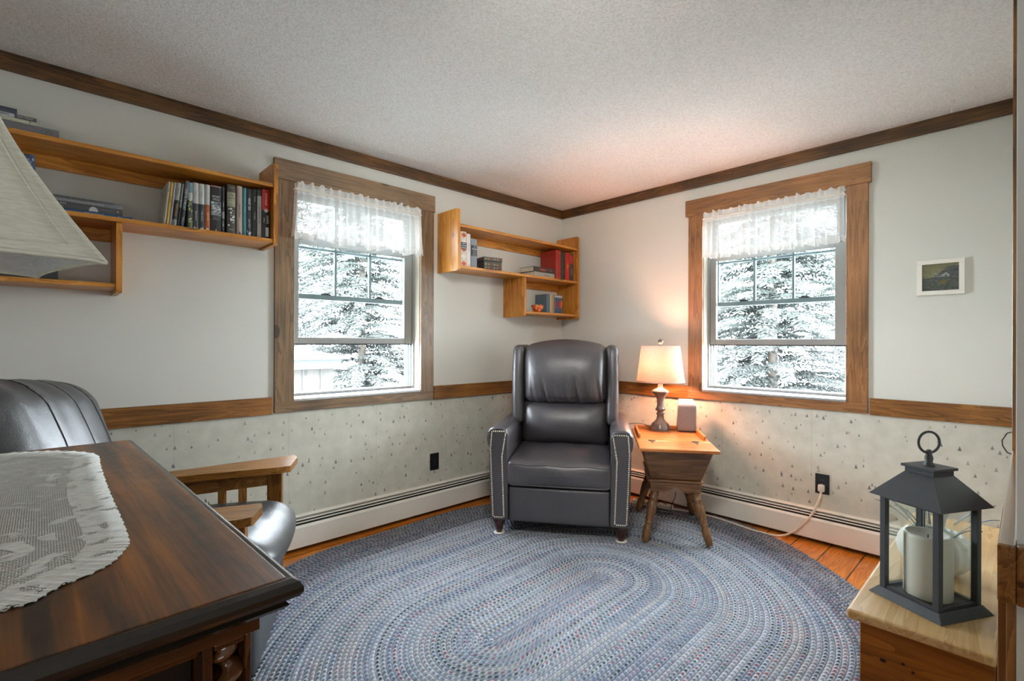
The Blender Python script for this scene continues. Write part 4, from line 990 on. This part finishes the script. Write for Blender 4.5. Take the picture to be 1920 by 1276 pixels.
MB().tube([p - O for p in bez(pts, 8)], .0060, 8).build('cord', white_cord, t)
MB().soft((-.019, -.002, .004), (.015, .017, .021), .008, 5).build('plug', white_cord, t)
ps = thing('power_strip', 'white power strip on the floor behind the side table legs', 'power strip', (-.19, -1.00, .010), R(104))
MB().box(-.14, .14, -.024, .024, 0, .030).build('strip_body', white_cord, ps, bevel=.004)
for k in range(5): MB().box(-.10 + k * .05, -.078 + k * .05, -.010, .010, .0302, .0312).build('socket', M['black_plastic'], ps)
adp = thing('power_adapter', 'black power adapter plugged into the white power strip', 'adapter', (-.187, -1.005, .0425), R(104))
MB().soft((0, 0, .027), (.026, .021, .026), .006, 5).build('adapter_body', M['black_plastic'], adp)
MB().box(-.004, .004, -.003, .003, 0.0, .003).build('prong', M['alu'], adp)
m = MB(); m.tube(bez([(-.187, -1.005, .09), (-.22, -1.04, .07), (-.24, -1.07, .02), (-.27, -1.10, .014), (-.24, -1.16, .013), (-.20, -1.13, .013), (-.22, -1.07, .013), (-.28, -1.08, .013), (-.29, -1.14, .013), (-.24, -1.18, .013), (-.19, -1.14, .03), (-.15, -1.15, .10), (-.11, -1.13, .12)]), .0025, 6)
tag(m.build('adapter_cable', M['black_plastic']), 'black cable coiled on the rug under the side table', 'cable')
MB().tube(bez([(x + .262, y + 1.10, z - .566) for x, y, z in [(-.300, -1.060, .575), (-.31, -.99, .600), (-.36, -.90, .585), (-.385, -.885, .50), (-.40, -.90, .30), (-.41, -.92, .06), (-.37, -.92, .0145), (-.30, -.94, .0145), (-.25, -.98, .02), (-.222, -.985, .0425)]]), .0022, 6).build('lamp_cord', M['black_plastic'], lamp)

# ================================================================ LEFT ARMCHAIR
YAW = R(-28)
ac = thing('leather_armchair', 'dark leather armchair with oak arms between the sideboard and the left window', 'armchair', (-2.625, -.805, .009), YAW - R(270) - R(0))
# local frame: front is local -y ; build from facing vector
ac.rotation_euler = (0, 0, YAW + R(90))
inv = (Matrix.Translation((-2.625, -.805, .0)) @ Matrix.Rotation(YAW + R(90), 4, 'Z')).inverted()
def loc_(x, y, z=0): return inv @ Vector((x, y, z))
Ld = M['leather_dark']
# arms: paddle-shaped boards traced in plan at their height
for nm, poly, far in (('far', [(-2.417, -.395), (-2.421, -.449), (-2.506, -.597), (-2.56, -.590), (-2.83, -.491), (-3.10, -.42), (-3.10, -.33), (-2.83, -.361)], True), ('near', [(-2.76, -1.045), (-2.768, -1.085), (-2.822, -1.171), (-2.87, -1.165), (-3.18, -1.03), (-3.20, -.86), (-2.846, -1.013)], False)):
    P = [loc_(x, y) for x, y in poly]
    a = MB().prism([(p.x, p.y) for p in P], lambda p, s: (p[0], p[1], (.585, .612)[s] - .009)).build('armrest', M['oak_y'], ac, bevel=.006, seg=3)
    # post, apron and slats under the arm
    def onarm(x): # centre line
        return (x, -.50 + (x + 2.5) * -.215) if far else (x, -1.10 - (x + 2.80) * .40)
    pc = onarm(-2.535) if far else onarm(-2.845)
    q = loc_(*pc); MB().box(q.x - .020, q.x + .020, q.y - .030, q.y + .030, 0.0, .576).build('arm_post', M['oak_z'], a, bevel=.003)
    e0, e1 = loc_(*onarm(-2.56 if far else -2.87)), loc_(*onarm(-3.08 if far else -3.16))
    d = (e1 - e0).normalized(); nn = Vector((-d.y, d.x, 0)) * .010
    def plank(p0, p1, z0, z1): 
        b = [p0 - nn, p1 - nn, p1 + nn, p0 + nn]; return MB().hexa([(v.x, v.y, z0) for v in b], [(v.x, v.y, z1) for v in b])
    plank(e0, e1, .508, .576).build('arm_rail', M['oak_y'], a, bevel=.002)
    plank(e0, e1, .09, .14).build('lower_rail', M['oak_y'], a, bevel=.002)
    for k, xx in enumerate((-2.66, -2.735, -2.88, -2.96) if far else (-2.95, -3.03, -3.10)):
        c = loc_(*onarm(xx)); plank(c - d * .016, c + d * .016, .14, .508).build('slat', M['oak_z'], a, bevel=.002)
    q = loc_(*onarm(-3.07 if far else -3.16)); MB().box(q.x - .020, q.x + .020, q.y - .025, q.y + .025, 0.0, .576).build('arm_post', M['oak_z'], a, bevel=.003)
def aseat(p, q):
    x, y, z = q
    if p[2] > 0: z += .022 * (1 - p[0] ** 2) * (1 - p[1] ** 2) + .0015 * math.sin(p[0] * 14 + p[1] * 4)
    if p[1] < 0: y -= .05 * -p[1] * (1 - (p[2]) ** 2) * (1 - .5 * p[0] ** 2)
    return (x, y, z)
MB().soft((0.0, .33, .378), (.275, .33, .085), .075, 24, aseat).build('seat_cushion', Ld, ac)
MB().soft((0.0, .34, .155), (.272, .32, .145), .03, 10).build('seat_base', Ld, ac)
def aback(p, q):
    x, y, z = q; t_ = (p[2] + 1) / 2
    y += .13 * t_                                   # reclined
    if p[1] < 0: y -= -p[1] * .055 * (1 - p[0] ** 4) * (.3 + .7 * math.sin(t_ * math.pi)) 
    f = max(0, t_ - .6) / .4
    y += max(0, -p[1]) * .0035 * f * math.sin(p[0] * 17 + 4 * t_); z += .002 * f * math.sin(p[0] * 17)
    for c in (-.36, .46):
        y += max(0, -p[1]) * .0025 * math.exp(-((p[0] - c) / .03) ** 2)
    z -= .045 * (p[0] * .5 + .5) ** 2 * t_
    return (x, y, z)
bk = MB().soft((-.045, .685, .725), (.300, .10, .300), .095, 40, aback).build('back_cushion', Ld, ac)
for cx_ in (-.30, .22, .62):
    pts_ = [MB.softpt((-.045, .685, .725), (.300, .10, .300), .095, aback, (cx_ + .03 * math.sin(k * .25), -1, -.9 + 1.9 * k / 20)) for k in range(21)] + [MB.softpt((-.045, .685, .725), (.300, .10, .300), .095, aback, (cx_, -1 + 1.8 * k / 6, 1)) for k in range(7)]
    MB().tube([(x, y - .0005, z) for x, y, z in pts_], .0022, 5).build('seam', M['black_plastic'], bk)
MB().soft((-.045, .82, .50), (.28, .03, .36), .02, 6, lambda p, q: (q[0], q[1] + .09 * (p[2] + 1) / 2, q[2])).build('back_frame', M['oak_z'], ac)

# ================================================================ SIDEBOARD
SZ = .90
sb = thing('sideboard', 'dark mahogany sideboard with a twisted corner column and a lace runner on top', 'sideboard', (-3.105, -2.275, 0), R(1.65))
# local: x to the left is negative, y back positive; near right corner of the top field at origin
LW, LD = 1.15, 1.045
dk = M['dark_x']
MB().box(-LW, 0, 0, LD, SZ - .020, SZ).build('top_panel', M['desk_top'], sb, bevel=.001)
def mould(prof, a, b, axis):
    return MB().prism(prof, lambda p, s: (((a, b)[s], -p[0], p[1]) if axis == 'x' else (p[0], (a, b)[s], p[1])))
bead = [(.0, SZ - .001), (.005, SZ - .0008), (.010, SZ - .004), (.0135, SZ - .010), (.0135, SZ - .015), (.010, SZ - .020), (.001, SZ - .022), (.000, SZ - .026), (.003, SZ - .029), (-.002, SZ - .034), (-.008, SZ - .034), (-.008, SZ - .020)]
m = MB(); n = len(bead)
# mitred front and right run of the moulding
for seg_ in (((-LW, None), (0, None)),):
    v = [(-LW, -p[0], p[1]) for p in bead] + [(p[0], -p[0], p[1]) for p in bead] + [(p[0], LD, p[1]) for p in bead]
    m.add(v, [(i + k * n, (i + 1) % n + k * n, (i + 1) % n + (k + 1) * n, i + (k + 1) * n) for k in range(2) for i in range(n)], 0, False)
    m.add(v, [tuple(range(n)), tuple(range(3 * n - 1, 2 * n - 1, -1))], 0)
m.build('edge_moulding', M['mould'], sb)
MB().box(-LW, -.022, .014, LD - .02, SZ - .052, SZ - .020).build('frieze', dk, sb)
m = MB(); m.box(-LW + .02, -.036, .060, LD - .03, .06, SZ - .052); m.build('case_body', dk, sb)
MB().box(-.074, -.064, .018, .060, .06, SZ - .052).build('front_stile', M['dark_z'], sb, bevel=.002)
MB().box(-LW + .02, -.074, .022, .060, SZ - .062, SZ - .052).build('front_rail', dk, sb, bevel=.003)
MB().box(-.035, -.029, .016, .060, .06, SZ - .052).build('side_stile', M['dark_z'], sb, bevel=.002)
MB().box(-LW + .03, -.076, .050, .0598, .08, SZ - .066).build('recess_panel', plain('recess_shade', (.006, .005, .004), .35, noise=.3, scale=10), sb)  # flat near-black sheet; the shade of the recess is put into its colour
MB().box(-.0635, -.0355, .0165, .0455, SZ - .060, SZ - .052).build('column_capital', dk, sb, bevel=.002)
# barley twist
m = MB(); seg = 28; NZ = 420; v = []
zc0, zc1 = .10, SZ - .060
for j in range(NZ + 1):
    z = zc0 + (zc1 - zc0) * j / NZ; tw = z / .029 * 2 * math.pi
    amp = min(1, (zc1 - z) / .018, (z - zc0) / .02); rr = .0105
    for k in range(seg):
        a = 2 * math.pi * k / seg; r_ = rr + .0032 * math.cos(a - tw * 1.0) * amp
        v.append((-.0495 + .0042 * math.cos(tw) * amp + r_ * math.cos(a), .031 + .0042 * math.sin(tw) * amp + r_ * math.sin(a), z))
m.add(v, [(j * seg + k, j * seg + (k + 1) % seg, (j + 1) * seg + (k + 1) % seg, (j + 1) * seg + k) for j in range(NZ) for k in range(seg)], 0, True)
m.build('twisted_column', plain('polished_column', lin('#6b4326'), .18, noise=.35, scale=22, coat=.6), sb)
MB().box(-.064, -.035, .016, .046, .06, .10).build('column_plinth', dk, sb)
MB().box(-LW, -.03, .02, LD - .02, 0.0095, .06).build('plinth', dk, sb, bevel=.004)
# lace runner, rim traced around
lp = [(-3.405, -1.245), (-3.317, -.377 - .868), (-3.255, -.434)]
k_ = (1.15 - .9025) / .39
def sc2(x, y): return (CAM[0] + (x - CAM[0]) * k_, CAM[1] + (y - CAM[1]) * k_)
rim = [(-3.90, -.33), (-3.60, -.33), (-3.397, -.349), (-3.317, -.377), (-3.255, -.420), (-3.205, -.48), (-3.156, -.597), (-3.160, -.80), (-3.165, -1.022), (-3.167, -1.20), (-3.167, -1.381), (-3.168, -1.52), (-3.171, -1.607), (-3.180, -1.640), (-3.200, -1.69), (-3.226, -1.72), (-3.277, -1.753), (-3.304, -1.784), (-3.345, -1.79), (-3.42, -1.80), (-3.60, -1.81), (-3.90, -1.81)]
rim = [sc2(*p) for p in rim]
rp = [Vector((x, y, 0)) for x, y in rim]; bb = bez(rp, 16); cen = Vector((-3.60, -1.72, 0))
m = MB(); uv = []; nb = len(bb); K = 18
for j in range(K + 1):
    for i, p in enumerate(bb):
        sc_f = .0025 * abs(math.sin(i * .9)) if j == K else 0
        # inner rings follow the rim at fixed insets
        q = p + (cen - p) * (1 - j / K) * .96
        dd = (p - q).length
        if j == K: q = q + (p - cen).normalized() * sc_f
        m.v.append((q.x - (-3.6), q.y - (-1.75), .0012 + (.0008 * math.sin(i * .9) + .001 if j == K else 0))); uv.append((dd, 0))
for j in range(K):
    for i in range(nb - 1):
        a = j * nb + i; m.f.append((a, a + 1, a + nb + 1, a + nb)); m.mi.append(0); m.sm.append(True)
m.uv = uv
lc = m.build('lace_runner', M['lace'], loc=(-3.6, -1.75, SZ + .0004)); lc.modifiers.new('solid', 'SOLIDIFY').thickness = .0012
tag(lc, 'off-white lace runner with a scalloped rim spread over the sideboard', 'table runner')
# lamp on the sideboard
l2 = thing('table_lamp', 'unlit lamp on the sideboard, its aged white bell shade cut by the left picture edge', 'table lamp', (-3.408, -1.776, SZ + .004), 0)
MB().lathe([(.055, 0), (.055, .012), (.045, .02), (.018, .035), (.03, .08), (.038, .12), (.028, .18), (.012, .22), (.010, .36)], seg=32).build('lamp_base', bronze, l2)
ZS = 1.266 - SZ - .004
def bell(a_, tt):
    """square plan with flared dipping corners; a_ angle 0..1, tt 0 bottom..1 top"""
    k = a_ * 4; side = int(k) % 4; f = k - int(k); s = 2 * f - 1
    half = (.100 * (1 - tt) ** 1.25 + .050); 
    ang = side * math.pi / 2 + L2R
    px, py = half * (1 - .06 * (1 - s * s) * (1 - tt)), s * half
    z = ZS + .225 * tt + .003 * (1 - s ** 8) * (1 - tt) ** 3
    return (px * math.cos(ang) - py * math.sin(ang), px * math.sin(ang) + py * math.cos(ang), z)
L2R = R(14)
m = MB().grid(bell, 96, 24); o = m.build('lamp_shade', M['shade_old'], l2)
m = MB().grid(lambda a_, tt: tuple(c * k for c, k in zip(bell(a_, tt), (.985, .985, 1))), 96, 24); m.build('shade_lining', M['shade_lining'], l2)
m = MB()
for s in range(4): m.tube([Vector(bell((s + .0001) / 4, t_ / 16)) * 1.0 for t_ in range(17)], .0032, 6)
m.tube([bell(k / 96, 0) for k in range(96)], .0032, 6, closed=True); m.tube([bell(k / 96, 1) for k in range(96)], .003, 6, closed=True)
m.build('shade_piping', M['shade_old'], l2)
for s in range(4):
    def pnl(u_, v_, s=s): 
        p = Vector(bell((s + .10 + .8 * u_) / 4, .08 + .86 * v_)); q = Vector((p.x, p.y, 0)); return (p.x + q.normalized().x * .001, p.y + q.normalized().y * .001, p.z)
    pts_ = [pnl(i / 12, 0) for i in range(13)] + [pnl(1, i / 12) for i in range(1, 13)] + [pnl(1 - i / 12, 1) for i in range(1, 13)] + [pnl(0, 1 - i / 12) for i in range(1, 12)]
    MB().tube(pts_, .0016, 5, closed=True).build('panel_seam', M['shade_old'], l2)

# ================================================================ CHEST, LANTERN, VASE
CZ = .55
ch = thing('pine_chest', 'knotty pine chest against the right wall end, below the black lantern', 'chest', (-1.97, -2.535, 0), 0)
CL, CW = .945, -.245
MB().box(0, CL, CW, 0, CZ - .022, CZ).build('chest_lid', M['chest_top'], ch, bevel=.006, seg=3)
MB().box(.022, CL - .01, CW + .002, -.022, .06, CZ - .022).build('chest_body', M['chest'], ch, bevel=.002)
MB().box(.012, CL, CW + .002, -.012, 0.0095, .06).build('plinth', M['chest'], ch, bevel=.004)
m = MB()
for (y, z, a, b) in ((-.065, .452, .006, .004), (-.10, .460, .0035, .003), (-.117, .450, .003, .003)):
    m.prism([(y + a * math.cos(k * .52), z + b * math.sin(k * .52)) for k in range(12)], lambda p, s: ((.0225, .0215)[s], p[0], p[1]))
m.build('knot', cm('1e0e05'), ch)
ln = thing('candle_lantern', 'black metal candle lantern with a ring handle standing on the pine chest', 'lantern', (-1.800, -2.661, CZ + .0004), R(-28.2))
LMt = M['lantern']; hb = .081
MB().hexa(quad(hb, hb, 0), quad(.067, .067, .018)).build('lantern_base', LMt, ln, bevel=.001)
m = MB()
for sx in (-1, 1):
    for sy in (-1, 1): m2 = MB().box(sx * .0585 - .0065, sx * .0585 + .0065, sy * .0585 - .0065, sy * .0585 + .0065, .018, .240).build('corner_post', LMt, ln, bevel=.0008)
for z0, z1 in ((.018, .024), (.230, .240)):
    m = MB()
    for s in (-1, 1): m.box(-.052, .052, s * .0585 - .0045, s * .0585 + .0045, z0, z1); m.box(s * .0585 - .0045, s * .0585 + .0045, -.0565, .0565, z0, z1)
    m.build('frame_rail', LMt, ln)
for s in (-1, 1):
    MB().box(-.052, .052, s * .0585 - .001, s * .0585 + .001, .024, .230).build('pane', M['glass_dusty'], ln)
    MB().box(s * .0585 - .001, s * .0585 + .001, -.052, .052, .024, .230).build('pane', M['glass_dusty'], ln)
m = MB(); m.hexa(quad(hb, hb, .238), quad(.032, .032, .300)); m.box(-.0315, .0315, -.0315, .0315, .300, .312); m.box(-.037, .037, -.037, .037, .312, .318); m.build('lantern_roof', LMt, ln, bevel=.0006)
MB().lathe([(.011, .318), (.011, .322), (.007, .326), (.0085, .336), (.006, .345), (.0065, .352), (.003, .355)], seg=16).build('finial', LMt, ln)
rg = R(-28)
MB().tube([(.0245 * math.sin(k / 24 * 6.2832) * math.cos(-R(15)), .0245 * math.sin(k / 24 * 6.2832) * math.sin(-R(15)), .372 + .0245 * math.cos(k / 24 * 6.2832)) for k in range(24)], .0028, 8, closed=True).build('ring_handle', LMt, ln)
cd = thing('pillar_candle', 'wide ivory pillar candle standing inside the black lantern', 'candle', (-1.802, -2.660, CZ + .0195), 0)
MB().lathe([(.044, 0), (.0455, .003), (.0455, .135), (.0445, .141), (.041, .143), (.036, .139), (.012, .132), (.001, .131)], seg=40).build('wax', M['candle'], cd)
MB().tube([(0, 0, .131), (.001, 0, .139)], .0010, 5).build('wick', M['black_plastic'], cd)
vs = thing('ribbed_vase', 'white ribbed bowl with thin grey leaves behind the lantern on the chest', 'vase', (-1.575, -2.650, CZ + .0004), 0)
m = MB(); seg = 72; prof = [(.03, 0), (.055, .010), (.074, .035), (.080, .06), (.074, .085), (.060, .100), (.055, .104), (.050, .100), (.062, .085), (.066, .06), (.001, .012)]
v = []
for r_, z in prof:
    for k in range(seg): a = 2 * math.pi * k / seg; q = r_ * (1 + .04 * math.cos(k / seg * 2 * math.pi * 18)); v.append((q * math.cos(a), q * math.sin(a), z))
m.add(v, [(j * seg + k, j * seg + (k + 1) % seg, (j + 1) * seg + (k + 1) % seg, (j + 1) * seg + k) for j in range(len(prof) - 1) for k in range(seg)], 0, True); m.add(v, [tuple(range(seg))[::-1]], 0)
m.build('bowl', plain('frosted_white', lin('#e4e4de'), .3), vs)
MB().lathe([(.018, .03), (.020, .10), (.026, .19), (.025, .19), (.019, .10), (.017, .032)], seg=28).build('glass_tube', M['glass_dusty'], vs)
for k in range(9):
    a = k * .73 + .3; L_ = .07 + .035 * ((k * 37) % 10) / 10; hz = .085 + .012 * (k % 4)
    def leaf(u_, v_, a=a, L_=L_, hz=hz):
        r_ = .045 + L_ * u_; wd = .0045 * math.sin(math.pi * (u_ * .9 + .1)) * (2 * v_ - 1); z = hz + .045 * u_ - .02 * u_ * u_ + .03 * math.sin(u_ * 1.5)
        return (r_ * math.cos(a) - wd * math.sin(a), r_ * math.sin(a) + wd * math.cos(a), z + abs(2 * v_ - 1) * .0015)
    o = MB().grid(leaf, 12, 2).build('leaf', cm('7c8288'), vs); o.modifiers.new('solid', 'SOLIDIFY').thickness = .0008

# ================================================================ OUTSIDE
GZ = -1.0
struct('ground_outside', MB().box(-14, 22, T + .4, 24, GZ - .3, GZ).box(.6, 22, -16, T + .4, GZ - .3, GZ), [M['snow']])
shd = thing('garden_shed', 'pale weathered board shed with a light fascia outside the left window', 'shed', (-1.9, 3.0, GZ), 0)
MB().box(-1.3, 1.17, 0, 1.6, 0, 1.88).build('shed_wall', M['shed_board'], shd)
m = MB()
for k in range(12): m.box(-1.3 + k * .21, -1.293 + k * .21, -.012, 0, 0, 1.84)
m.build('board_batten', M['shed_trim'], shd)
MB().box(-1.35, 1.23, -.09, -.02, 1.84, 1.95).build('fascia', M['shed_trim'], shd, bevel=.005)
MB().hexa([(-1.4, -.16, 1.95), (1.31, -.16, 1.95), (1.31, 1.8, 2.05), (-1.4, 1.8, 2.05)], [(-1.4, -.16, 1.98), (1.31, -.16, 1.98), (1.31, 1.8, 2.08), (-1.4, 1.8, 2.08)]).build('shed_roof', M['shed_trim'], shd)

def evergreen(label, x, y, hgt, rad, seed, dens=1.0):
    rnd = random.Random(seed); t = thing('evergreen_tree', label, 'tree', (x, y, GZ), 0, 'evergreens outside the windows')
    MB().lathe([(.10, 0), (.08, 1), (.05, hgt * .6), (.01, hgt)], seg=10).build('trunk', M['bark'], t)
    vs = []; fs = []
    nb = int(330 * dens)
    for b in range(nb):
        h0 = .25 + (hgt - .4) * (b + rnd.random()) / nb; L_ = rad * (1 - (h0 / hgt) ** 1.4) + .25; az = rnd.uniform(0, 6.283)
        ca, sa = math.cos(az), math.sin(az); droop = rnd.uniform(.25, .5)
        nt = int(L_ / .045)
        for k in range(2, nt):
            u_ = k / nt; r_ = L_ * u_; zc = h0 + .18 * L_ * u_ - droop * L_ * u_ * u_
            for side in (-1, 1):
                tl = .30 * (1 - u_ * .75) * rnd.uniform(.6, 1.2); ta = az + side * rnd.uniform(.7, 1.15)
                cx, cy = r_ * ca, r_ * sa; dx, dy = math.cos(ta), math.sin(ta); n2 = max(2, int(tl / .07))
                for q in range(n2):
                    f = (q + .5) / n2; px, py, pz = cx + dx * tl * f, cy + dy * tl * f, zc - .22 * tl * f * f + rnd.uniform(-.015, .015)
                    ln_ = rnd.uniform(.06, .10); w_ = rnd.uniform(.012, .024); ja = ta + rnd.uniform(-.6, .6); ex, ey = math.cos(ja), math.sin(ja); dz = rnd.uniform(-.035, -.005)
                    o = len(vs)
                    vs += [(px - ex * ln_ * .5, py - ey * ln_ * .5, pz - dz * .5), (px - ey * w_, py + ex * w_, pz), (px + ey * w_, py - ex * w_, pz), (px, py, pz + w_ * .8), (px + ex * ln_ * .6, py + ey * ln_ * .6, pz + dz)]
                    fs += [(o, o + 1, o + 3), (o, o + 3, o + 2), (o + 1, o + 4, o + 3), (o + 3, o + 4, o + 2), (o, o + 2, o + 1), (o + 1, o + 2, o + 4)]
    m = MB(); m.v = vs; m.f = fs; m.mi = [0] * len(fs); m.sm = [False] * len(fs)
    m.build('foliage', M['foliage'], t)
evergreen('big drooping evergreen filling the view outside the left window, beside the shed', .95, 5.6, 6.2, 1.75, 1, 1.3)
evergreen('big drooping evergreen filling the view outside the right window', 5.0, -.05, 6.2, 1.75, 3, 1.3)
evergreen('taller evergreen standing farther back to the right, beyond the left window', 4.95, 7.4, 7.5, 1.7, 2, 1.0)
evergreen('tall evergreen standing farthest back beyond the left window', 1.3, 10.6, 8.5, 2.4, 5, 1.2)
evergreen('evergreen standing farther back on the left, beyond the right window', 8.6, 3.0, 7.5, 1.9, 4, 1.0)
evergreen('tall evergreen standing farthest back beyond the right window', 12.4, .4, 9.0, 2.2, 6, 1.2)
